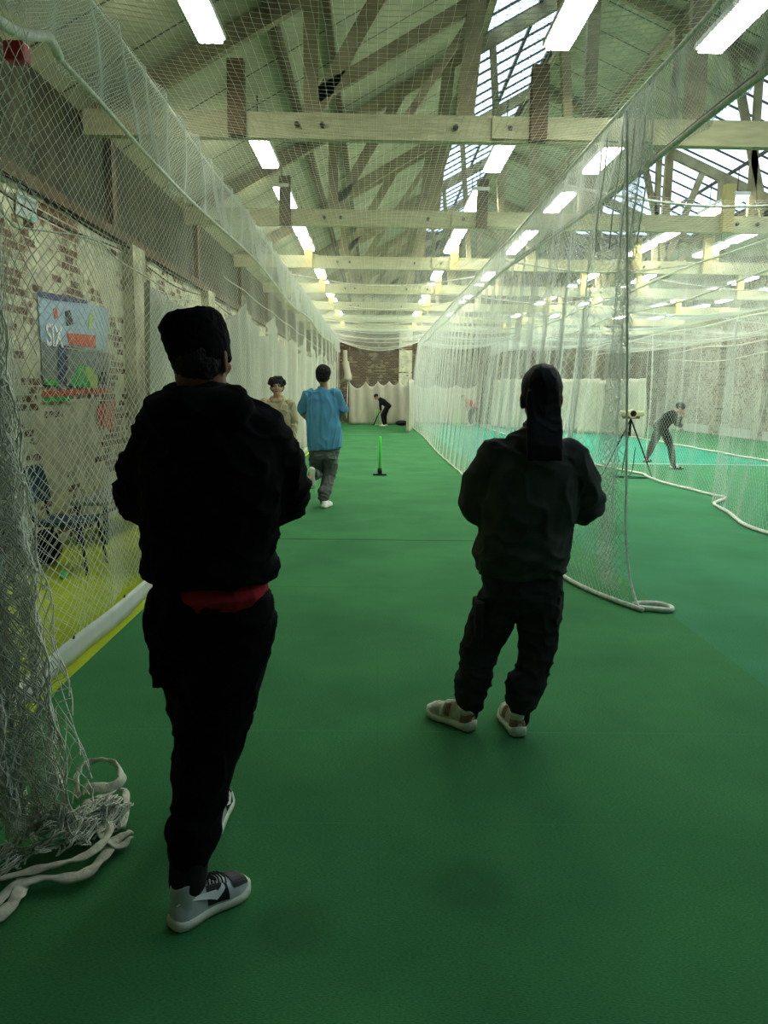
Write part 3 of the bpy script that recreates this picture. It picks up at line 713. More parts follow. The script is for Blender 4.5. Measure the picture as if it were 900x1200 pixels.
curtain('curtain', 'long pleated cream curtain standing beyond the tripod, in the middle right', [(5.25, 35.2, 0), (7.4, 32.5, 0), (10.1, 28.9, 0)], lambda s: 2.12+.09*abs(math.sin(s*46)), .17, 17, nu=300)
t = empty('net_bundle', (-1.45, 36.6, 0)); tag(t, 'rolled cream net bundle hanging in the far left corner', 'net')
MB().tube(smoothpath([(-1.45, 36.7, 3.45), (-1.42, 36.7, 2.9), (-1.3, 36.7, 2.3), (-1.3, 36.7, 2.0)], 5), [.1]*5+[.15]*5+[.18]*4+[.1]*2, 10).build('roll', M['curtain'], t, smooth=True)
MB().tube([(-1.3, 36.7, 2.02), (-1.36, 36.75, .3)], .02, 6).build('tie_cord', M['rope'], t, smooth=True)
bg = MB(); bg.ell((1.25, 36.3, .13), (.3, .16, .13)); bg = bg.build('kit_bag', M['black'], origin=(1.25, 36.3, 0), smooth=True); tag(bg, 'black kit bag on the floor beside the far curtain', 'bag')

# end net behind batsman
t = empty('end_net', (.1, 36.99, 2)); tag(t, 'thin end net hanging over the dark brick above the far curtain', 'net')
net('netting', lambda u, v: (-1.5+u+.0*v, 37.15+.05*np.sin(u*4), 1.6*0+.03+v+.0*u), 3.4, 3.45, M['twine'], t, pitch=(.12, .12), r=.0012, seg=.3)

# ================================================================== wall things on the left
def panel(y0, z0, y1, z1, off=.0, th=.004):
    b = MB(); b.box((XL+.004+off, y0, z0), (XL+.004+off+th, y1, z1)); return b
def wallpt(px, py):
    c = V(((px-450)/F, (600-py)/F, -1)); w_ = V((c.dot(BX), c.dot(BY), c.dot(BZ))); t_ = XL/w_.x
    return V((XL, w_.y*t_, CAMH+w_.z*t_))
def wpoly(pts, off, th=.003):
    P = [wallpt(*p) for p in pts]; n = len(P)
    A = [V((XL+off+.002, p.y, p.z)) for p in P]; B = [V((XL+off+.002+th, p.y, p.z)) for p in P]
    return MB().add(A+B, [tuple(range(n)), tuple(reversed(range(n, 2*n)))]+[(i, (i+1) % n, n+(i+1) % n, n+i) for i in range(n)])
def tri_fix(o):
    return o
def text(parent, s, loc, size, m, rot, name='lettering'):
    cu = bpy.data.curves.new(name, 'FONT'); cu.body = s; cu.size = size; cu.extrude = .002; cu.align_x = 'LEFT'; cu.space_character = .95; cu.offset = size*.02
    tmp = bpy.data.objects.new(name, cu); COL.objects.link(tmp)
    me = bpy.data.meshes.new_from_object(tmp.evaluated_get(bpy.context.evaluated_depsgraph_get())); bpy.data.objects.remove(tmp)
    me.materials.clear(); me.materials.append(m); o = bpy.data.objects.new(name, me); COL.objects.link(o); o.parent = parent
    o.location = V(loc)-parent.location; o.rotation_euler = rot
    return o
pa, pb = wallpt(43, 343), wallpt(127, 455)
bn = empty('wall_banner', (XL, pa.y, pb.z)); tag(bn, 'pale blue and grey sports banner pinned to the left brick wall', 'banner')
wpoly([(42, 342), (65, 350), (95, 352), (125, 362), (126, 380), (123, 412), (100, 410), (72, 404), (46, 400)], .01).build('sheet', M['banner'], bn)
wpoly([(46, 398), (73, 404), (73, 455), (49, 452)], .008).build('grey_panel', M['banner_g'], bn)
wpoly([(66, 404), (76, 405), (74, 450), (66, 448)], .015).build('navy_stripe', M['banner_n'], bn)
wpoly([(76, 390), (110, 393), (110, 408), (79, 404)], .016).build('red_block', M['print_red'], bn)
ts = wallpt(52, 404); te = wallpt(71, 401)
text(bn, 'SIX', (XL+.022, ts.y, ts.z), .30, M['sh_white'], (PI/2, 0, PI/2))
wpoly([(60, 362), (64, 360), (66, 372), (62, 374)], .016).build('print_mark', M['print_red'], bn)
wpoly([(74, 365), (80, 363), (84, 380), (76, 382)], .016).build('print_figure', M['sh_black'], bn)
wpoly([(103, 366), (107, 366), (105, 386), (101, 386)], .018).build('print_stripe', M['print_yg'], bn)
wpoly([(40, 340), (70, 346), (100, 352), (100, 356), (60, 352), (44, 348)], .018).build('blue_edge', M['banner_n'], bn)
po = empty('poster', (XL, pb.y, pb.z-.2)); tag(po, 'bright green poster with a rounded print below the banner on the left wall', 'poster')
wpoly([(78, 410), (126, 414), (126, 456), (76, 452)], .012).build('sheet', M['banner_g'], po)
wpoly([(80, 452), (84, 436), (92, 428), (102, 430), (108, 440), (110, 455)], .018).build('green_print', M['print_green'], po)
wpoly([(96, 430), (104, 430), (111, 442), (112, 455), (104, 454)], .022).build('lime_print', M['print_yg'], po)
wpoly([(113, 436), (122, 436), (122, 450), (113, 450)], .020).build('dark_print', M['sh_black'], po)
wpoly([(49, 444), (66, 446), (66, 452), (49, 451)], .02).build('green_strip', M['print_green'], po)
o = wpoly([(48, 458), (128, 455), (128, 461), (48, 465)], .014).build('wall_stripe', M['print_red']); tag(o, 'orange-red stripe painted along the left wall under the posters', 'stripe')
o = wpoly([(50, 466), (80, 464), (80, 470), (50, 471)], .012).build('wall_stripe', M['print_green']); tag(o, 'short dark green stripe under the orange-red stripe on the left wall', 'stripe')
o = wpoly([(112, 476), (134, 470), (133, 506), (113, 498)], .012).build('wall_patch', M['print_red']); tag(o, 'faded red painted patch low on the left wall beside the standing man', 'patch')
nt_ = empty('notice', (XL, wallpt(28, 240).y, wallpt(28, 260).z)); tag(nt_, 'whitish notice sheet with a small teal spot, high on the left wall', 'notice')
wpoly([(17, 222), (40, 235), (40, 262), (15, 250)], .02).build('sheet', M['notice'], nt_)
wpoly([(20, 208), (27, 213), (27, 222), (21, 219)], .02).build('small_sheet', M['notice'], nt_)
wpoly([(34, 215), (40, 220), (40, 230), (34, 227)], .02).build('small_sheet', M['notice'], nt_)
wpoly([(32, 253), (37, 254), (37, 259), (32, 259)], .03).build('teal_spot', mat('teal_print', (.1, .55, .38, 1), .5), nt_)
# cable along the timber trim
o = MB().tube(smoothpath([(XL+.1, y, 3.34+.03*math.sin(y*1.9)) for y in np.arange(3, 20, .7)], 4), .012, 6).build('cable', M['black'], smooth=True); tag(o, 'black cable sagging along the top of the left brick wall', 'cable')
o = MB().tube(smoothpath([(XL+.1, y, 3.22+.05*math.sin(y*1.3+1)) for y in np.arange(3, 20, .7)], 4), .008, 6).build('cable', M['black'], smooth=True); tag(o, 'thin black lower cable drooping along the left brick wall', 'cable')

# chair by the left wall
ch = empty('stacking_chair', (-2.72, 6.75, -.012)); tag(ch, 'navy plastic stacking chair with dark steel legs by the left wall', 'chair')
cz = -.012
def cp(x, y, z): return (-2.72+x, 6.75+y, cz+z)
b = MB()
rings = []
for i in range(9):
    s = i/8; x = -.2+.42*s; dz = -.02*math.sin(PI*s)-.015*max(0, s-.8)*5*.6
    rings.append([cp(x, -.22, .46+dz+.012), cp(x, 0, .45+dz), cp(x, .22, .46+dz+.012), cp(x, .22, .435+dz), cp(x, 0, .425+dz), cp(x, -.22, .435+dz)])
b.loft(rings); b.build('seat', M['chair_blue'], ch, smooth=False, bevel=.01)
b = MB(); rings = []
for i in range(9):
    s = i/8; z = .6+.32*s; x = -.23-.07*s; hw = .2-.03*abs(s-.5)*2
    rings.append([cp(x+.03, -hw, z), cp(x-.01, 0, z), cp(x+.03, hw, z), cp(x+.008, hw, z), cp(x-.03, 0, z), cp(x+.008, -hw, z)])
b.loft(rings); b.build('backrest', M['chair_blue'], ch, bevel=.008)
for sx_ in (-1, 1):
    MB().tube(smoothpath([cp(.19, sx_*.2, .43), cp(.22, sx_*.23, .2), cp(.25, sx_*.25, .0)], 4), .013, 8).build('leg', M['chair_leg'], ch, smooth=True)
    MB().tube(smoothpath([cp(-.2, sx_*.2, .43), cp(-.25, sx_*.22, .2), cp(-.29, sx_*.24, .0)], 4), .013, 8).build('leg', M['chair_leg'], ch, smooth=True)
MB().tube([cp(-.2, -.2, .42), cp(.19, -.2, .42), cp(.19, .2, .42), cp(-.2, .2, .42)], .012, 8).build('seat_frame', M['chair_leg'], ch, smooth=True)
for sx_ in (-1, 1):
    MB().tube(smoothpath([cp(-.2, sx_*.16, .42), cp(-.24, sx_*.16, .5), cp(-.27, sx_*.16, .7), cp(-.29, sx_*.16, .85)], 4), .011, 8).build('back_post', M['chair_leg'], ch, smooth=True)
# bench further along, bag and board leaning
be = empty('bench', (-2.85, 8.7, -.012)); tag(be, 'low grey bench along the left wall beyond the navy chair', 'bench')
MB().box((-3.1, 7.75, .40), (-2.72, 9.6, .44)).build('seat', M['banner_g'], be, bevel=.01)
for y in (7.85, 9.5):
    for x in (-3.05, -2.77):
        MB().box((x-.02, y-.02, -.012), (x+.02, y+.02, .40)).build('leg', M['chair_leg'], be)
MB().box((-3.06, 7.8, .18), (-3.03, 9.55, .21)).build('stretcher', M['chair_leg'], be)
o = MB().box((0, 0, 0), (.03, .34, .72)).build('plank', M['brown'], origin=(0, 0, 0), bevel=.006); o.location = (-3.12, 6.35, -.012); o.rotation_euler = (0, math.radians(-6), 0)
tag(o, 'brown wooden board leaning on the left wall beside the navy chair', 'board')
b = MB(); b.ell((-3.02, 6.98, .12), (.13, .2, .14)); b.ell((-3.04, 7.05, .2), (.1, .12, .09))
o = b.build('backpack', M['black_cloth'], origin=(-2.95, 6.8, 0), smooth=True); tag(o, 'dark bag slumped against the left wall by the navy chair', 'bag')
o = MB().ell((0, 0, 0), (.036, .036, .036)).build('tennis_ball', M['ball'], origin=(0, 0, 0), smooth=True); o.location = (-2.62, 6.36, .024); tag(o, 'bright green tennis ball on the lime floor below the chair', 'ball')
t0 = MB().box((XL+.02, 6.15, 1.08), (XL+.14, 6.4, 1.22)).build('wall_box', M['print_red'], bevel=.01); tag(t0, 'small orange box on the left wall above the navy chair', 'box')

# ================================================================== single stump, wickets, tripod
s0 = at(445, 557, z=0)
stp = empty('target_stump', (s0.x, s0.y, 0)); tag(stp, 'single neon green plastic stump on a black base in the lane', 'stump')
MB().tube([(s0.x, s0.y, .10), (s0.x, s0.y, .70), (s0.x, s0.y, .735), (s0.x, s0.y, .75)], [.027, .027, .024, .012], 14).build('stump', M['neon'], stp, smooth=True)
MB().tube([(s0.x, s0.y, .03), (s0.x, s0.y, .14)], .045, 14).build('socket', M['black'], stp, smooth=True)
MB().box((s0.x-.13, s0.y-.07, .0), (s0.x+.13, s0.y+.07, .035)).build('base', M['black'], stp, bevel=.01)
def wicket(x, y, lab, m='palegreen'):
    t = empty('wicket', (x, y, 0)); tag(t, lab, 'wicket')
    for dx in (-.1, 0, .1):
        MB().tube([(x+dx, y, .0), (x+dx, y, .70), (x+dx, y, .72)], [.022, .022, .012], 10).build('stump', M[m], t, smooth=True)
    for dx in (-.052, .052): MB().tube([(x+dx-.05, y, .725), (x+dx+.05, y, .725)], .01, 8).build('bail', M[m], t, smooth=True)
    MB().box((x-.15, y-.06, 0), (x+.15, y+.06, .03)).build('base', M[m], t, bevel=.008)
wicket(.10, 36.35, 'pale green plastic wicket behind the black-clad batsman')
wicket(4.05, 37.6, 'pale green plastic wicket beside the red-shirted batsman', 'palegreen')

tp = at(740, 482, 15.0); tb = V((tp.x, 15.0, 0))
tr_ = empty('tripod', tb); tag(tr_, 'thin black tripod standing behind the dividing net', 'tripod')
hz = at(740, 490, 15.0).z
for i, (fx, fy) in enumerate(((-.42, .25), (.42, -.2), (.02, .42))):
    MB().tube([(tp.x, 15.0, hz-.02), (tp.x+fx*.45, 15+fy*.45, hz*.55), (tp.x+fx, 15+fy, .012)], [.016, .014, .009], 8).build('leg', M['black'], tr_, smooth=True)
MB().tube([(tp.x, 15.0, hz+.0), (tp.x, 15.0, hz-.35)], .018, 8).build('column', M['black'], tr_, smooth=True)
cable = MB().tube(smoothpath([(tp.x+.12, 15.0, hz*.5), (tp.x+.1, 14.95, .5), (tp.x+.05, 14.9, .12), (tp.x-.1, 14.8, .012), (tp.x-.3, 14.75, .012), (tp.x+.1, 14.6, .012), (tp.x+.3, 14.7, .012), (tp.x+.0, 14.9, .012), (tp.x-.35, 14.9, .012)], 8), .008, 6).build('cable', M['black'], smooth=True)
tag(cable, 'black cable coiled on the floor under the tripod', 'cable')
dv = empty('speed_camera', (tp.x, 15.0, hz)); tag(dv, 'flat cream device with a round dark lens on top of the tripod', 'device')
MB().box((tp.x-.24, 14.93, hz+.04), (tp.x+.24, 15.08, hz+.14)).build('body', M['cream'], dv, bevel=.03)
MB().box((tp.x-.16, 14.95, hz-.01), (tp.x+.16, 15.06, hz+.04)).build('mount_plate', M['brown'], dv, bevel=.01)
b = MB(); b.tube([(tp.x, 15.0, hz+.09), (tp.x, 14.88, hz+.09)], .085, 20); b.build('lens_ring', M['cream'], dv, smooth=False)
b = MB(); b.tube([(tp.x, 14.9, hz+.09), (tp.x, 14.872, hz+.09)], .058, 20); b.build('lens', M['lens'], dv, smooth=False)

#P0#
# ================================================================== PEOPLE
def refine(mb, origin, voxel=.006, smooth=4, wr=None, seed=0, disp=None):
    """merge overlapping closed shapes into one continuous skin, relax it, add cloth wrinkles"""
    me = mb.mesh('tmp', origin); o = bpy.data.objects.new('tmp', me); COL.objects.link(o)
    r = o.modifiers.new('r', 'REMESH'); r.mode = 'VOXEL'; r.voxel_size = voxel; r.adaptivity = 0
    if smooth:
        s = o.modifiers.new('s', 'SMOOTH'); s.factor = .5; s.iterations = smooth
    dg = bpy.context.evaluated_depsgraph_get(); ev = o.evaluated_get(dg)
    m2 = bpy.data.meshes.new_from_object(ev); bpy.data.objects.remove(o); bpy.data.meshes.remove(me)
    if wr:
        amp, fx, fz = wr
        n = len(m2.vertices); co = np.empty(n*3, np.float32); m2.vertices.foreach_get('co', co); co = co.reshape(-1, 3)
        nm = np.empty(n*3, np.float32); m2.vertices.foreach_get('normal', nm); nm = nm.reshape(-1, 3)
        d = np.empty(n, np.float32)
        for i in range(n):
            x, y, z = co[i]
            p = V((x*fx+seed, y*fx, z*fz)); w = noise.noise(V((x*2.3, y*2.3+seed, z*2.3)))
            a = noise.noise(p + V((w*1.5, w, w*2)))
            b2 = 1-abs(noise.noise(p*1.7+V((5, seed, w*2))))*2.2
            d[i] = a*.7+max(0, b2)**2*.8-.15
        co += nm*(d*amp)[:, None]
        m2.vertices.foreach_set('co', co.ravel()); m2.update()
    m2.materials.clear(); return m2
def part(name, mb, m, parent, voxel=.006, smooth=4, wr=None, seed=0):
    me = refine(mb, worldloc(parent), voxel, smooth, wr, seed)
    return link_mesh(name, me, m, parent, (0, 0, 0), True)
def torso(mb, secs, right, n=24, sq=2.4):
    """secs: (centre, half width, half depth); right: unit vector to the figure's right"""
    rings = []; R = V(right).normalized()
    P = [V(s[0]) for s in secs]
    for i, (c, a, b_) in enumerate(secs):
        t = (P[min(i+1, len(P)-1)]-P[max(i-1, 0)]).normalized(); Fw = t.cross(R).normalized()
        Rr = Fw.cross(t).normalized()
        ring = []
        for k in range(n):
            th = 2*PI*k/n; cx, sy = math.cos(th), math.sin(th)
            ring.append(P[i]+Rr*(a*math.copysign(abs(cx)**(2/sq), cx))+Fw*(b_*math.copysign(abs(sy)**(2/sq), sy)))
        rings.append(ring)
    mb.loft(rings)
def headrot(yaw, pitch=0, roll=0):
    """yaw: 0 looks along +Y; positive turns left (counter-clockwise from above)"""
    return Matrix.Rotation(yaw, 3, 'Z') @ Matrix.Rotation(pitch, 3, 'X') @ Matrix.Rotation(roll, 3, 'Y')
def add_head(mb, c, R, s=1.0):
    c = V(c); e = lambda p, r, q=None: mb.ell(c+R@(V(p)*s), [x*s for x in r], R if q is None else R@q, 24, 16)
    e((0, -.012, .035), (.076, .098, .095)); e((0, .02, -.03), (.066, .078, .085)); e((0, .045, -.085), (.042, .042, .032))
    e((0, -.03, -.06), (.058, .065, .06))
    e((0, .098, -.018), (.013, .022, .012)); e((0, .09, .0), (.010, .017, .028))            # nose
    for s_ in (-1, 1):
        e((s_*.080, -.005, -.01), (.010, .020, .034), Matrix.Rotation(s_*.35, 3, 'Z')); e((s_*.078, -.003, -.036), (.010, .012, .014))
        e((s_*.032, .083, .028), (.024, .014, .009)); e((s_*.042, .066, -.03), (.022, .018, .022))
    e((0, .087, -.052), (.024, .014, .007)); e((0, .085, -.064), (.021, .014, .008)); e((0, .079, -.095), (.020, .018, .016))
def face_bits(c, R, s, parent):
    c = V(c)
    for s_ in (-1, 1):
        b = MB(); b.ell(c+R@(V((s_*.031, .083, .008))*s), (.0125*s, .006*s, .007*s), R, 14, 10); b.build('eye', M['eyes'], parent, smooth=True)
        b = MB(); b.tube([c+R@(V((s_*.014, .094, .027))*s), c+R@(V((s_*.032, .095, .034))*s), c+R@(V((s_*.052, .082, .028))*s)], [.003*s, .0045*s, .002*s], 6); b.build('eyebrow', M['hair'], parent, smooth=True)
    b = MB(); b.ell(c+R@(V((0, .094, -.058))*s), (.022*s, .008*s, .007*s), R, 14, 8); b.build('mouth', M['lips'], parent, smooth=True)
def add_hand(mb, w, d, n_, thumb, curl=.5, s=1.0):
    """w wrist, d towards the fingers, n_ out of the palm, thumb: direction in which the thumb side lies"""
    w, d, n_, th = V(w), V(d).normalized(), V(n_), V(thumb)
    n_ = (n_-d*n_.dot(d)).normalized(); th = (th-d*th.dot(d)-n_*th.dot(n_)).normalized()
    P = lambda a, b_, c_: w+(d*a+th*b_+n_*c_)*s
    rings = []
    for a, hw, ht in ((-.02, .026, .021), (.01, .030, .019), (.045, .038, .017), (.08, .041, .014), (.092, .038, .011)):
        rings.append([P(a, hw*math.cos(2*PI*k/14), ht*math.sin(2*PI*k/14)) for k in range(14)])
    mb.loft(rings)
    for off, ln, r in ((.030, .072, .0088), (.010, .080, .0090), (-.011, .074, .0086), (-.031, .058, .0078)):
        p = V((.085, off, 0)); ang = 0; pts = [P(.06, off*.9, 0), P(*p)]; 
        for q in (.45, .32, .26):
            ang += curl*(1.1 if q < .4 else .8); p = p+V((math.cos(ang), off*.12, math.sin(ang)))*ln*q; pts.append(P(*p))
        mb.limb(pts, [r*s*1.05, r*s*1.05, r*s, r*s*.92, r*s*.8], 10)
    mb.limb([P(.012, .022, .006), P(.038, .048, .016), P(.062, .058, .03), P(.082, .055, .044)], [.013*s, .0115*s, .0100*s, .0085*s], 10)

def shoe(parent, heel, yaw, L=.285, pitch=0, kind='hi', mats=('sh_grey', 'sole'), mirror=1, roll=0):
    """heel: point under the heel; yaw 0 points along +Y (positive = counter-clockwise)"""
    R = Matrix.Rotation(yaw, 3, 'Z') @ Matrix.Rotation(pitch, 3, 'X') @ Matrix.Rotation(roll, 3, 'Y'); H = V(heel)
    W = lambda x, y, z: H + R @ V((x*mirror, y*L, z))
    ts = [0, .04, .12, .25, .4, .55, .68, .8, .9, .96, 1.0]
    hw = [.018, .030, .036, .037, .037, .042, .050, .051, .045, .036, .020]
    cx = [0, 0, 0, 0, -.003, -.003, 0, .003, .006, .008, .010]
    hi = kind == 'hi'
    if kind == 'run': top_run = [.075, .092, .100, .104, .116, .108, .096, .086, .078, .068, .052]
    top = top_run if kind == 'run' else ([.085, .10, .112, .115, .112, .102, .088, .080, .074, .064, .048] if hi else [.060, .075, .082, .086, .098, .092, .082, .074, .066, .058, .046])
    # sole
    sh = [.036]*8+[.036, .036, .038]
    if kind == 'run': sh = [.052, .052, .050, .046, .040, .038, .038, .038, .040, .042, .046]
    def outline(i, z, g): return z
    b = MB(); rings = []
    for i, t in enumerate(ts):
        w_ = hw[i]+.006; lift = .014*max(0, (t-.78)/.22)**2+.008*max(0, (.06-t)/.06)
        yy = t*1.03-.012
        ring = []
        for k in range(12):
            a = 2*PI*k/12; ca, sa = math.cos(a), math.sin(a)
            ring.append(W(cx[i]+w_*math.copysign(abs(ca)**.45, ca), yy, lift+sh[i]/2+sh[i]/2*math.copysign(abs(sa)**.45, sa)))
        rings.append(ring)
    b.loft(rings); solemb = b
    b = MB(); rings = []
    def S(t, a, off=0):
        """upper surface: t along the foot, a 0..pi over the top"""
        w_ = np.interp(t, ts, hw)+off; c_ = np.interp(t, ts, cx); h = np.interp(t, ts, top)+off; z0 = .022
        ca, sa = math.cos(a), math.sin(a); e = .75
        return W(c_+w_*math.copysign(abs(ca)**e, ca), t, z0+(h-z0)*abs(sa)**.8)
    for t in np.linspace(0, 1, 26):
        t = float(t); ring = [S(t, PI*k/12) for k in range(13)]
        wq = np.interp(t, ts, hw); c_ = np.interp(t, ts, cx)
        ring += [W(c_-wq*.6, t, .016), W(c_, t, .015), W(c_+wq*.6, t, .016)]
        rings.append(ring)
    b.loft(rings)
    if hi:
        rings = []
        for z, yc, ry, rx in ((.05, .17, .15, .034), (.09, .17, .165, .037), (.115, .17, .17, .038), (.135, .165, .165, .039), (.152, .17, .16, .039)):
            tilt = lambda c_: .012*c_ if z > .1 else 0
            rings.append([W(rx*math.cos(2*PI*k/20), yc+ry*math.sin(2*PI*k/20), z+.016*math.sin(2*PI*k/20)*(z > .13)) for k in range(20)])
        b.loft(rings)
        rings = [[W(.024*math.cos(2*PI*k/12), y+.06*0+.018/L*math.sin(2*PI*k/12)*1, z) for k in range(12)] for y, z in ((.40, .08), (.36, .13), (.335, .175))]
        b.loft(rings)
    else:
        rings = [[W(.033*math.cos(2*PI*k/16), .17+.16*math.sin(2*PI*k/16), z) for k in range(16)] for z in ((.05, .085, .108) if kind == 'run' else (.045, .07, .085))]
        b.loft(rings)
    parent = part('shoe', b, M[mats[0]], parent, .004, 3); solemb.build('sole', M[mats[1]], parent, smooth=True)
    def patch(name, m, t0, t1, a0, a1, off=.004, th=.003, nt=8, na=8, sh_=None):
        q = MB(); A = []; B = []
        for j in range(na+1):
            for i in range(nt+1):
                t = t0+(t1-t0)*i/nt; a = a0+(a1-a0)*j/na
                if sh_: t, a = sh_(t, a)
                A.append(S(t, a, off)); B.append(S(t, a, off-th))
        n = len(A); fs = []
        for j in range(na):
            for i in range(nt):
                p = j*(nt+1)+i; fs.append((p, p+1, p+nt+2, p+nt+1)); fs.append((n+p, n+p+nt+1, n+p+nt+2, n+p+1))
        for i in range(nt):
            p = i; fs.append((p, n+p, n+p+1, p+1)); p = na*(nt+1)+i; fs.append((p, p+1, n+p+1, n+p))
        for j in range(na):
            p = j*(nt+1); fs.append((p, p+nt+1, n+p+nt+1, n+p)); p = j*(nt+1)+nt; fs.append((p, n+p, n+p+nt+1, p+nt+1))
        q.add(A+B, fs); return q.build(name, m, parent, smooth=False)
    if hi:
        bk = M['sh_black']
        patch('toe_panel', bk, .74, .965, PI*.2, PI*.8)
        for a0, a1 in ((.16, 1.02), (PI-1.02, PI-.16)):
            patch('side_panel', bk, .40, .66, a0, a1, .0035)
        # the white tick-shaped mark on each side: thin tail from the heel, thick hooked front
        for side in (0, 1):
            q = MB(); A = []
            prof = [(.02, .98, .006), (.14, .80, .012), (.28, .64, .02), (.40, .52, .028), (.50, .46, .040), (.57, .56, .048), (.605, .74, .034), (.61, .92, .014), (.60, 1.02, .004)]
            up_, lo_ = [], []
            for i, (t, a, w_) in enumerate(prof):
                w2 = w_/.1
                if i < 5: pa, pb_ = (t, a+w2*.55), (t, a-w2*.45)
                else: pa, pb_ = (t-w_*.9, a+.05), (t+w_*.35, a-.04)
                f = (lambda aa: aa) if side == 0 else (lambda aa: PI-aa)
                up_.append(S(pa[0], f(pa[1]), .0085)); lo_.append(S(pb_[0], f(pb_[1]), .0085))
                A.append((S(pa[0], f(pa[1]), .002), S(pb_[0], f(pb_[1]), .002)))
            n = len(prof); vs = up_+lo_+[p[0] for p in A]+[p[1] for p in A]; fs = []
            for i in range(n-1):
                fs += [(i, i+1, n+i+1, n+i), (2*n+i, 3*n+i, 3*n+i+1, 2*n+i+1), (i, 2*n+i, 2*n+i+1, i+1), (n+i, n+i+1, 3*n+i+1, 3*n+i)]
            q.add(vs, fs); q.build('side_mark', M['sh_white'], parent)
        b = MB()
        for k in range(6):
            t = .44+k*.045; b.tube([S(t, PI*.32, .003), S(t+.012, PI*.42, .010), S(t, PI*.5, .012), S(t+.012, PI*.58, .010), S(t, PI*.68, .003)], .0032, 6)
        for s_ in (-1, 1): b.tube(smoothpath([S(.45, PI*.5, .012), S(.47, PI*(.5+s_*.12), .03), S(.52, PI*(.5+s_*.16), .018), S(.47, PI*(.5+s_*.06), .014)], 4), .0035, 6)
        part('laces', b, M['black'], parent, .0025, 1)
        b = MB(); b.ell(W(.040, .22, .128), (.0035, .012, .009), R, 12, 8); b.build('ankle_badge', M['sh_black'], parent, smooth=True)
        b = MB(); rings = [[W((.033)*math.cos(2*PI*k/20), .165+.15*math.sin(2*PI*k/20), z+.016*math.sin(2*PI*k/20)) for k in range(20)] for z in (.145, .160)]
        b.loft(rings); b.build('collar_lining', M['sock'], parent, smooth=True)
    else:
        br = M['sh_brown'] if kind == 'run' else M['sh_white']
        patch('heel_panel', br, .0, .2, .15, PI-.15, .003, .003, 6, 16)
        for a0, a1 in ((.2, 1.1), (PI-1.1, PI-.2)):
            patch('side_panel', br, .46, .56, a0, a1, .003); patch('side_stripe', M['sh_white'], .60, .66, a0, a1, .003)
        patch('toe_cap', M['sh_white'] if kind == 'run' else br, .86, .985, .3, PI-.3, .0025)
        b = MB()
        for k in range(5):
            t = .42+k*.05; b.tube([S(t, PI*.35, .002), S(t+.01, PI*.5, .009), S(t, PI*.65, .002)], .003, 6)
        part('laces', b, M['sh_white'], parent, .0025, 1)
        b = MB(); rings = [[W(.034*math.cos(2*PI*k/18), .17+.165*math.sin(2*PI*k/18), z) for k in range(18)] for z in ((.090, .114) if kind == 'run' else (.070, .092))]
        b.loft(rings); b.build('collar', M['sh_white'], parent, smooth=True)

def lerp(a, b, t): return V(a)*(1-t)+V(b)*t
def make_person(name, label, base, J, skin, vox=.007, group=None, headyaw=0, headpitch=0, headroll=0, hs=1.0, hand_curl=.5, face=True, palm=None):
    """J: joints in the hall (pel, che, nec, hd, shL shR elL elR wrL wrR hiL hiR knL knR anL anR)"""
    b = MB(); R = (V(J['shR'])-V(J['shL'])).normalized(); RP = (V(J['hiR'])-V(J['hiL'])).normalized()
    torso(b, [(lerp(J['pel'], J['che'], -.22), .13, .09), (J['pel'], .135, .09), (lerp(J['pel'], J['che'], .45), .125, .088), (J['che'], .155, .10), (lerp(J['che'], J['nec'], .6), .16, .085), (lerp(J['che'], J['nec'], .95), .07, .06)], lerp(R, RP, .3))
    b.limb([lerp(J['che'], J['nec'], .7), J['nec'], lerp(J['nec'], J['hd'], .7)], [.062, .054, .054])
    HR = headrot(headyaw, headpitch, headroll); add_head(b, J['hd'], HR, hs)
    for s_ in 'LR':
        sh, el, wr = V(J['sh'+s_]), V(J['el'+s_]), V(J['wr'+s_])
        b.limb([lerp(J['che'], J['nec'], .6), sh], [.06, .055]); b.limb([sh, lerp(sh, el, .5), el], [.052, .044, .036]); b.limb([el, lerp(el, wr, .35), wr], [.037, .036, .025])
        hi, kn, an = V(J['hi'+s_]), V(J['kn'+s_]), V(J['an'+s_])
        b.limb([hi, lerp(hi, kn, .4), kn], [.085, .072, .052]); b.limb([kn, lerp(kn, an, .35), an], [.051, .050, .034])
        fd = J.get('ft'+s_)
        if fd is not None: b.limb([an, lerp(an, fd, .5), fd], [.034, .03, .024])
        pn = (palm or {}).get(s_)
        d = (wr-el).normalized()
        if pn is None: pn = R*(1 if s_ == 'L' else -1)
        fw = V((0, 0, 1)).cross(R)
        add_hand(b, wr, d, pn, V((0, 0, 1)) if abs(d.z) < .7 else fw, hand_curl, 1.0)
    me = refine(b, base, vox, 2); o = link_mesh(name, me, skin, None, base, True)
    tag(o, label, 'person', group)
    if face: face_bits(J['hd'], HR, hs, o)
    return o, HR
def sleeve(b, pts, rs, cuff=None):
    b.limb(pts, rs, 18)
def stack(b, p, d, r, n=3, step=.03):
    """bunched rings of cloth at a cuff or hem"""
    d = V(d).normalized()
    for k in range(n): b.limb([V(p)+d*(k*step), V(p)+d*(k*step+.012)], [r*(1+.06*((k+1) % 2)), r*(1+.06*(k % 2))], 18)

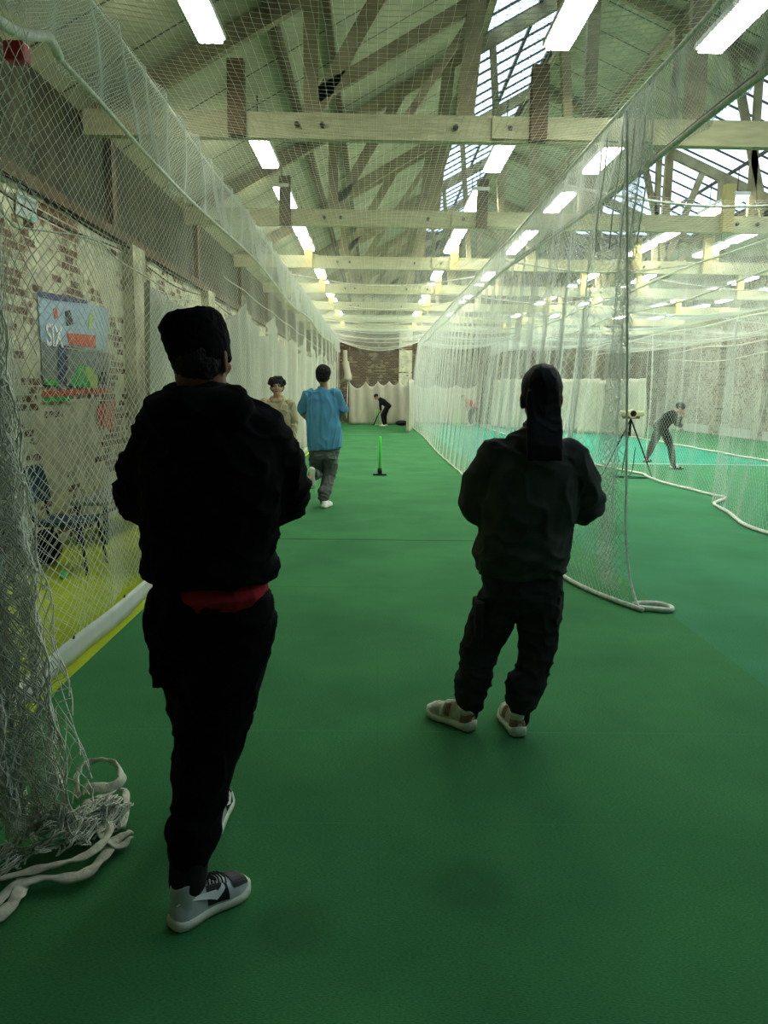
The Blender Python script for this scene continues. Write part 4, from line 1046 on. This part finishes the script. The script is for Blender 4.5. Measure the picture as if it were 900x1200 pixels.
# ---- 1. man at the left in a black hoodie and flat-topped cap
Y0 = 2.14
J = dict(pel=at(243, 700, 2.16), che=at(250, 545, 2.14), nec=at(243, 452, 2.12), hd=at(235, 417, 2.12),
         shL=at(186, 507, 2.12), shR=at(309, 507, 2.12), elL=at(172, 585, 2.22), elR=at(330, 582, 2.24),
         wrL=at(225, 585, 2.46), wrR=at(285, 575, 2.50), hiL=at(215, 710, 2.17), hiR=at(278, 710, 2.16),
         knL=V((-.575, 2.42, .52)), knR=at(238, 870, 2.24), anL=V((-.60, 2.68, .10)), anR=at(222, 1030, 2.14),
         ftL=V((-.60, 2.82, .05)), ftR=V((-.50, 2.18, .05)))
base = V((-.52, 2.3, 0))
p1, HR = make_person('person', 'person seen from behind in a black hoodie, black cap and black trousers at left', base, J, M['skin_d'], .006, headyaw=-.30, hs=.92)
R = (J['shR']-J['shL']).normalized()
hd = MB()
torso(hd, [(at(247, 674, 2.15), .172, .125), (at(246, 655, 2.15), .188, .142), (at(247, 630, 2.15), .186, .142), (at(248, 590, 2.14), .195, .15), (at(250, 545, 2.13), .205, .155), (at(248, 515, 2.12), .19, .14), (at(246, 494, 2.12), .15, .12), (at(245, 475, 2.12), .105, .095), (at(243, 462, 2.12), .075, .08)], R)
for s_, k in (('L', -1), ('R', 1)):
    sh, el, wr = J['sh'+s_], J['el'+s_], J['wr'+s_]
    sh2 = sh-R*(k*.015)
    el2 = el+V((0, 0, -.005))
    sleeve(hd, [sh2, lerp(sh2, el2, .5)+R*k*.012, el2], [.080, .088, .078]); sleeve(hd, [el2, lerp(el2, wr, .4), wr], [.076, .068, .050])
    stack(hd, lerp(sh, el, .55), el-sh, .088, 2, .06)
for s_, k in (('L', -1), ('R', 1)):
    hd.limb([at(243, 480, 2.11), J['sh'+s_]-R*(k*.03)], [.085, .088], 18)
# hood lying on the back and up the neck
for dx, dz, rx, ry, rz in ((0, -.015, .13, .085, .06), (-.075, -.012, .085, .075, .05), (.055, .002, .085, .075, .05), (-.02, -.06, .11, .07, .07)):
    hd.ell(at(238, 478, 2.04)+V((dx, .0, dz)), (rx, ry, rz))
hd.tube([at(241, 464, 2.12)+V((.082*math.cos(a), .092*math.sin(a), .012*math.sin(a)-.0)) for a in np.linspace(0, 2*PI, 20)], .028, 10)
# bunched waistband
for dz, rr in ((0, 1.0), (-.018, .97)):
    c = at(247, 664, 2.15)+V((0, 0, dz)); hd.tube([c+R*(.178*rr*math.cos(a))+V((0, .13*rr*math.sin(a), 0)) for a in np.linspace(0, 2*PI, 28)], .02, 10)
part('hoodie', hd, M['black_cloth'], p1, .007, 3, (.014, 7, 9), 3.1)
b = MB(); torso(b, [(at(258, 705, 2.16), .118, .125), (at(257, 690, 2.16), .140, .140), (at(257, 675, 2.16), .138, .134), (at(258, 660, 2.15), .12, .115)], R)
part('shirt', b, M['red_cloth'], p1, .006, 2, (.006, 14, 5), 1.0)
b = MB()
torso(b, [(at(242, 770, 2.18), .15, .10), (at(245, 735, 2.17), .160, .13), (at(246, 708, 2.165), .162, .132), (at(246, 694, 2.16), .158, .128), (at(243, 672, 2.16), .15, .11)], R)
J['knR'] = J['knR']+V((.012, 0, 0)); kR, aR, hR = J['knR'], J['anR'], J['hiR']; kL, aL, hL = J['knL'], J['anL'], J['hiL']
b.limb([hR+V((-.005, 0, -.02)), lerp(hR, kR, .5)+V((-.0, 0, 0)), kR, lerp(kR, aR, .45), lerp(kR, aR, .75), aR+V((0, 0, .085))], [.120, .124, .104, .082, .066, .058], 20)
b.limb([hL+V((.005, 0, -.02)), lerp(hL, kL, .5), kL, lerp(kL, aL, .5), aL+V((0, 0, .03))], [.118, .105, .085, .072, .056], 20)
stack(b, aR+V((0, 0, .16)), (0, 0, -1), .064, 3, .032); stack(b, aL+V((0, 0, .10)), (0, 0, -1), .06, 3, .035)
b.box(at(183, 775, 2.17)+V((-.004, -.05, -.07)), at(183, 775, 2.17)+V((.03, .06, .08)))
part('trousers', b, M['black_trouser'], p1, .007, 3, (.012, 6, 8), 8.4)
# cap: tall flat-topped crown tilted to the left, over short hair
b = MB(); hc = J['hd']+V((.008, 0, -.008)); T = Matrix.Rotation(-.30, 3, 'Y')
rings = []
for z, rx, ry in ((-.02, .070, .092), (.0, .076, .100), (.04, .080, .103), (.08, .081, .104), (.108, .077, .098), (.122, .066, .082), (.127, .03, .03)):
    rings.append([hc+HR@(T@V((rx*math.cos(2*PI*k/28)+.0, ry*math.sin(2*PI*k/28)-.008, z))) for k in range(28)])
b.loft(rings)
b.ell(hc+HR@(T@V((-.066, -.01, .103))), (.018, .05, .02), HR@T)
part('cap', b, M['cap'], p1, .005, 3, (.004, 18, 18), 4)
b = MB(); b.ell(hc+HR@V((0, -.035, -.005)), (.067, .074, .068), HR)
part('hair', b, M['hair'], p1, .005, 2, (.004, 40, 40), 4)
sc = V((-.585, 2.075, 0)); shoe(p1, sc, math.radians(-42), .262, kind='hi', mirror=1)
shoe(p1, V((-.572, 2.55, 0)), math.radians(2), .285, kind='hi', mirror=-1)
b = MB(); b.limb([V((-.55, 2.13, .13)), aR+V((0, 0, .06))], [.058, .058]); part('sock', b, M['sock'], p1, .006, 1)

# ---- 2. man at the right in charcoal sweatshirt and black durag
Y1 = 3.45
J = dict(pel=at(612, 680, 3.45), che=at(622, 565, 3.43), nec=at(634, 497, 3.42), hd=at(634, 466, 3.42),
         shL=at(577, 534, 3.42), shR=at(669, 534, 3.42), elL=at(562, 592, 3.50), elR=at(683, 594, 3.50), wrL=at(592, 592, 3.74), wrR=at(652, 594, 3.76),
         hiL=at(592, 690, 3.46), hiR=at(632, 690, 3.45), knL=at(562, 758, 3.50), knR=at(630, 760, 3.46), anL=at(551, 835, 3.50), anR=at(611, 838, 3.44),
         ftL=V((.36, 3.60, .045)), ftR=V((.68, 3.60, .045)))
base = V((.58, 3.5, 0))
p2, HR = make_person('person', 'person seen from behind in a charcoal sweatshirt and long black head scarf, right of centre', base, J, M['skin_d'], .006, headyaw=-.03, hs=1.04)
R = (J['shR']-J['shL']).normalized(); b = MB()
torso(b, [(at(608, 672, 3.45), .190, .135), (at(609, 655, 3.45), .210, .155), (at(614, 630, 3.45), .210, .16), (at(620, 590, 3.44), .215, .16), (at(622, 560, 3.43), .210, .155), (at(625, 537, 3.42), .18, .13), (at(629, 519, 3.42), .13, .105), (at(633, 507, 3.42), .08, .085)], R)
for s_, k in (('L', -1), ('R', 1)):
    sh, el, wr = J['sh'+s_], J['el'+s_], J['wr'+s_]
    sleeve(b, [sh-R*k*.02, lerp(sh, el, .5)+R*k*.012, el+R*k*.012], [.082, .090, .083]); sleeve(b, [el, lerp(el, wr, .4), wr], [.078, .066, .048])
    stack(b, lerp(sh, el, .75), el-sh, .09, 2, .05)
c = at(634, 500, 3.42); b.tube([c+V((.072*math.cos(a), .078*math.sin(a), .008)) for a in np.linspace(0, 2*PI, 20)], .016, 10)
c = at(611, 668, 3.45); b.tube([c+R*(.178*math.cos(a))+V((0, .13*math.sin(a), 0)) for a in np.linspace(0, 2*PI, 28)], .02, 10)
part('sweatshirt', b, M['char'], p2, .008, 3, (.017, 5.5, 7), 6.3)
b = MB()
torso(b, [(at(611, 712, 3.46), .165, .11), (at(611, 692, 3.46), .185, .14), (at(611, 672, 3.46), .18, .14), (at(611, 655, 3.45), .16, .13)], R)
for s_ in 'LR':
    h, k_, a_ = J['hi'+s_], J['kn'+s_], J['an'+s_]
    b.limb([h, lerp(h, k_, .5), k_, lerp(k_, a_, .5), a_+V((0, 0, .075))], [.108, .102, .088, .08, .066], 20)
    stack(b, a_+V((0, 0, .16)), (0, 0, -1), .074, 3, .036)
part('trousers', b, M['char2'], p2, .007, 3, (.012, 7, 9), 2.4)
for (px, py, sx_) in ((560, 724, -1), (646, 716, 1)):
    b = MB(); c = at(px, py, 3.45); b.box(c+V((-.018, -.075, -.085)), c+V((.018, .06, .085))); b.box(c+V((-.022, -.08, .05)), c+V((.022, .065, .09)))
    part('cargo_pocket', b, M['char2'], p2, .006, 3, (.006, 12, 12), 2)
b = MB(); hc = J['hd']
b.ell(hc+HR@V((0, -.012, .045)), (.088, .112, .104), HR, 28, 18); b.ell(hc+HR@V((0, -.05, -.01)), (.074, .075, .085), HR)
rings = []
for z, w_, y_ in ((.03, .068, -.092), (-.02, .073, -.105), (-.08, .075, -.125), (-.15, .077, -.158), (-.20, .077, -.178), (-.262, .076, -.188)):
    rings.append([hc+V((w_*math.copysign(abs(math.cos(2*PI*k/24))**.5, math.cos(2*PI*k/24))-.010, y_+.014*math.copysign(abs(math.sin(2*PI*k/24))**.5, math.sin(2*PI*k/24)), z)) for k in range(24)])
b.loft(rings)
part('head_scarf', b, M['durag'], p2, .006, 2, (.004, 14, 4), 5)
shoe(p2, V((.485, 3.45, 0)), math.radians(42), .27, kind='run', mats=('sh_cream', 'sole'), mirror=-1)
shoe(p2, V((.695, 3.385, 0)), math.radians(5), .27, kind='run', mats=('sh_cream', 'sole'), mirror=1)
for p in (J['anL'], J['anR']):
    b = MB(); b.limb([V((p.x, p.y, .07)), V((p.x, p.y, .16))], [.04, .045]); part('sock', b, M['sock'], p2, .007, 1)

# ---- 3. runner in a blue T-shirt
YR = 10.5
J = dict(pel=at(381, 518, YR), che=at(379, 480, YR), nec=at(380, 455, YR), hd=at(379, 441, YR),
         shL=at(362, 462, YR), shR=at(394, 461, YR), elL=at(354, 484, YR+.1), elR=at(403, 485, YR), wrL=at(361, 492, YR+.35), wrR=at(393, 494, YR+.28),
         hiL=at(371, 521, YR), hiR=at(388, 521, YR), knL=at(371, 556, YR+.15), knR=at(386, 556, YR+.12), anL=at(366, 556, YR-.28), anR=at(379, 584, YR),
         ftL=at(358, 566, YR-.45), ftR=at(382, 590, YR+.16))
base = V((-.69, YR, 0))
p3, HR = make_person('person', 'person running away in a light blue T-shirt and grey trousers', base, J, M['skin'], .007, headyaw=-.15, hs=1.02)
R = (J['shR']-J['shL']).normalized(); b = MB()
torso(b, [(at(381, 526, YR), .225, .15), (at(380, 515, YR), .235, .16), (at(379, 497, YR), .225, .155), (at(379, 480, YR), .225, .15), (at(378, 468, YR), .215, .135), (at(379, 460, YR), .15, .10), (at(380, 455, YR), .075, .075)], R)
for s_, k in (('L', -1), ('R', 1)):
    sh, el = J['sh'+s_], J['el'+s_]; sleeve(b, [sh-R*k*.04, sh, lerp(sh, el, .75)], [.08, .085, .082])
part('shirt', b, M['blue'], p3, .008, 3, (.022, 5.5, 2.5), 1.7)
b = MB(); torso(b, [(at(380, 537, YR), .16, .11), (at(380, 522, YR), .185, .14), (at(380, 512, YR), .18, .14)], R)
h, k_, a_ = J['hiR'], J['knR'], J['anR']; b.limb([h, lerp(h, k_, .5), k_, lerp(k_, a_, .5), a_], [.115, .108, .092, .078, .066], 18)
h, k_, a_ = J['hiL'], J['knL'], J['anL']; b.limb([h, lerp(h, k_, .5), k_, lerp(k_, a_, .55)], [.115, .108, .092, .08], 18)
stack(b, J['anR']+V((0, 0, .1)), (0, 0, -1), .07, 3, .035)
part('trousers', b, M['grey_tr'], p3, .008, 3, (.016, 6, 8), 1.2)
hc = J['hd']; b = MB(); b.ell(hc+HR@V((0, -.018, .05)), (.101, .118, .105), HR); b.ell(hc+HR@V((0, -.055, -.0)), (.090, .078, .085), HR); b.ell(hc+HR@V((0, .03, .095)), (.085, .09, .055), HR)
part('hair', b, M['hair'], p3, .007, 2, (.012, 26, 26), 4)
shoe(p3, V((J['anR'].x+.0, YR-.09, 0)), math.radians(-14), .29, kind='low', mats=('sh_white', 'sole'))
b = MB(); b.limb([J['anR']+V((0, 0, -.0)), V((J['anR'].x, YR-.03, .07))], [.045, .042]); part('sock', b, M['redsock'], p3, .007, 1)
hl = at(366, 549, YR-.36); shoe(p3, hl, math.radians(14), .29, pitch=math.radians(-78), kind='low', mats=('sh_white', 'sole'))
b = MB(); b.limb([lerp(J['knL'], J['anL'], .5), J['anL']], [.055, .048]); part('sock', b, M['sock'], p3, .007, 1)

# ---- 4. person in a beige hoodie facing the camera
YG = 11.2
gx = at(325, 470, YG).x
g = lambda dx, dy, z: V((gx+dx, YG+dy, z))
J = dict(pel=g(-.02, .0, .93), che=g(0, 0, 1.24), nec=g(.0, -.01, 1.49), hd=g(.0, -.02, 1.635), shL=g(.185, 0, 1.40), shR=g(-.185, 0, 1.40),
         elL=g(.235, .03, 1.12), elR=g(-.23, .03, 1.12), wrL=g(.22, -.08, .88), wrR=g(-.2, -.08, .88), hiL=g(.085, 0, .90), hiR=g(-.095, 0, .90),
         knL=g(.1, -.05, .49), knR=g(-.12, .03, .49), anL=g(.1, 0, .09), anR=g(-.13, .1, .09), ftL=g(.11, -.13, .045), ftR=g(-.14, -.03, .045))
p4, HR = make_person('person', 'person with dark curly hair facing the camera in a beige hoodie, half hidden at left', g(0, 0, 0), J, M['skin'], .007, headyaw=PI+.1, hs=1.0)
b = MB(); R = V((-1, 0, 0))
torso(b, [(g(-.01, 0, .86), .17, .12), (g(-.01, 0, .92), .19, .14), (g(0, 0, 1.1), .19, .14), (g(0, 0, 1.28), .205, .14), (g(0, 0, 1.38), .19, .12), (g(0, 0, 1.43), .12, .09), (g(0, 0, 1.465), .07, .07)], R)
for s_ in 'LR':
    sh, el, wr = J['sh'+s_], J['el'+s_], J['wr'+s_]; sleeve(b, [sh, lerp(sh, el, .5), el], [.075, .078, .068]); sleeve(b, [el, lerp(el, wr, .9)], [.066, .048])
b.tube([g(.085*math.cos(a), .09*math.sin(a), 1.455-.02*math.sin(a)*-1) for a in np.linspace(0, 2*PI, 18)], .03, 10); b.ell(g(0, .1, 1.45), (.12, .07, .08))
part('hoodie', b, M['beige'], p4, .008, 3, (.014, 7, 6), 9)
b = MB(); torso(b, [(g(-.01, 0, .8), .15, .11), (g(-.01, 0, .94), .165, .12)], R)
for s_ in 'LR':
    h, k_, a_ = J['hi'+s_], J['kn'+s_], J['an'+s_]; b.limb([h, lerp(h, k_, .5), k_, lerp(k_, a_, .5), a_], [.10, .095, .078, .07, .06], 16)
part('trousers', b, M['grey_tr'], p4, .009, 3, (.012, 6, 8), 3)
b = MB(); hc = J['hd']; b.ell(hc+HR@V((0, -.025, .055)), (.105, .11, .10), HR); b.ell(hc+HR@V((0, -.045, -.01)), (.10, .075, .08), HR)
for k in range(34):
    a = random.uniform(0, 2*PI); e = random.uniform(-.1, 1.2); q = V((math.cos(a)*math.cos(e)*.105, math.sin(a)*math.cos(e)*.105-.02, .05+math.sin(e)*.09))
    if q.y > .02 and q.z < .11: continue
    b.ell(hc+HR@q, (.028, .028, .026))
part('hair', b, M['hair'], p4, .007, 1, (.010, 22, 22), 4)
shoe(p4, g(.1, .07, 0), PI+.1, .28, kind='low', mats=('sh_white', 'sole')); shoe(p4, g(-.13, .17, 0), PI-.1, .28, kind='low', mats=('sh_white', 'sole'))

# ---- distant players
def player(label, cx, cy, ops, mats, skin, dr=1, vox=.012):
    """ops: joints relative to (cx, cy); dr mirrors left-right"""
    J = {k: V((cx+v[0]*dr, cy+v[1], v[2])) for k, v in ops['J'].items()}
    p, HR = make_person('person', label, V((cx, cy, 0)), J, skin, vox, headyaw=ops['yaw']*dr, headpitch=ops.get('pitch', 0), hand_curl=1.0)
    R = (J['shR']-J['shL']).normalized(); b = MB()
    torso(b, [(lerp(J['pel'], J['che'], -.25), .15, .12), (J['pel'], .17, .14), (lerp(J['pel'], J['che'], .5), .155, .13), (J['che'], .185, .14), (lerp(J['che'], J['nec'], .6), .17, .11), (lerp(J['che'], J['nec'], .95), .075, .075)], R)
    for s_ in 'LR':
        sh, el, wr = J['sh'+s_], J['el'+s_], J['wr'+s_]; b.limb([sh, el], [.075, .062]); b.limb([el, lerp(el, wr, .9)], [.06, .042])
    part('top', b, M[mats[0]], p, vox, 2, (.01, 6, 6), 2)
    b = MB(); torso(b, [(lerp(J['pel'], J['che'], -.4), .14, .11), (lerp(J['pel'], J['che'], .1), .165, .13)], R)
    for s_ in 'LR':
        h, k_, a_ = J['hi'+s_], J['kn'+s_], J['an'+s_]; b.limb([h, lerp(h, k_, .5), k_, lerp(k_, a_, .5), a_], [.098, .092, .074, .066, .052], 14)
    part('trousers', b, M[mats[1]], p, vox, 2, (.01, 6, 6), 5)
    b = MB(); hc = J['hd']; b.ell(hc+HR@V((0, -.02, .045)), (.088, .108, .092), HR); part('hair', b, M['hair'], p, vox, 1, (.006, 20, 20), 3)
    for s_ in 'LR':
        a_, f = J['an'+s_], J['ft'+s_]; d = V((f.x-a_.x, f.y-a_.y, 0)); yaw = math.atan2(-d.x, d.y) if d.length > .01 else 0
        lift = max(0, a_.z-.09)
        if lift > .2:
            shoe(p, V(a_)-d.normalized()*.03-V((0, 0, .03)), yaw, .28, pitch=math.radians(-60), kind='low', mats=(mats[2], mats[2]))
        else: shoe(p, V((a_.x, a_.y, lift))-d.normalized()*.07, yaw, .28, kind='low', mats=(mats[2], 'sole' if mats[2] != 'black' else 'black'))
    return p, J
bat = dict(yaw=PI/2, pitch=-.5, J=dict(pel=(.22, 0, .92), che=(-.02, .02, 1.12), nec=(-.22, .0, 1.27), hd=(-.34, -.02, 1.33), shL=(-.10, -.18, 1.2), shR=(-.14, .18, 1.24),
     elL=(-.14, -.2, .92), elR=(-.14, .16, .96), wrL=(-.12, -.06, .74), wrR=(-.10, .04, .68), hiL=(.17, -.09, .88), hiR=(.20, .09, .88),
     knL=(-.05, -.14, .50), knR=(.10, .14, .50), anL=(.03, -.14, .09), anR=(.12, .16, .09), ftL=(-.12, -.2, .045), ftR=(.0, .22, .045)))
def cricket_bat(x, y, dr, lab):
    t = empty('cricket_bat', (x, y, 0)); tag(t, lab, 'bat')
    h0 = V((x, y, .74)); h1 = V((x-.16*dr, y, .46)); h2 = V((x-.34*dr, y-.02, .03))
    MB().tube([h0, h1], .018, 10).build('handle', M['black'], t, smooth=True)
    MB().bar(h1, h2, .108, .045, up=(1, 0, .5)).build('blade', M['bat_black'] if dr > 0 and x < 2 else M['wood'], t, bevel=.01)
bx = at(450, 499, z=0); by = 35.6
p5, J5 = player('person in black bending over a bat at the far end of the near lane', .37, by, bat, ('bat_black', 'bat_black', 'sh_white'), M['skin'])
cricket_bat(.37-.10, by-.02, 1, 'dark cricket bat held by the player in black at the far end')
p6, J6 = player('person in a red shirt bending forward at the far end of the second lane', 4.55, 37.2, bat, ('redshirt', 'char2', 'sh_white'), M['skin'])
# bowler following through in the second lane, bent forward to the right
BYY = 16.6
def q(px, py, dy=0): p = at(px, py, BYY+dy); return (p.x-bw.x, p.y-BYY, p.z)
bw = V((at(785, 551, BYY).x, BYY, 0))
bowl = dict(yaw=-PI/2-.2, pitch=-.5, J=dict(pel=q(774, 500), che=q(784, 490), nec=q(792, 483), hd=q(797, 479), shL=q(787, 486, .18), shR=q(789, 487, -.18),
     elL=q(795, 494, .2), elR=q(794, 497, -.2), wrL=q(798, 489, .25), wrR=q(798, 499, .0), hiL=q(772, 504, .09), hiR=q(778, 504, -.08),
     knL=q(765, 521, .15), knR=q(786, 524, -.08), anL=q(757, 537, .1), anR=q(789, 546, 0), ftL=q(760, 541, .2), ftR=q(795, 549, .0)))
p7, J7 = player('person in dark clothes bent forward after bowling, behind the second dividing net', bw.x, BYY, bowl, ('bat_black', 'bat_black', 'black'), M['skin'])

#P1#

# ------------------------------------------------------------------ world light
wd_ = bpy.data.worlds.new('sky'); SC.world = wd_; wd_.use_nodes = True
bgn = wd_.node_tree.nodes['Background']; bgn.inputs[0].default_value = (.72, .86, 1.0, 1); bgn.inputs[1].default_value = 3.0
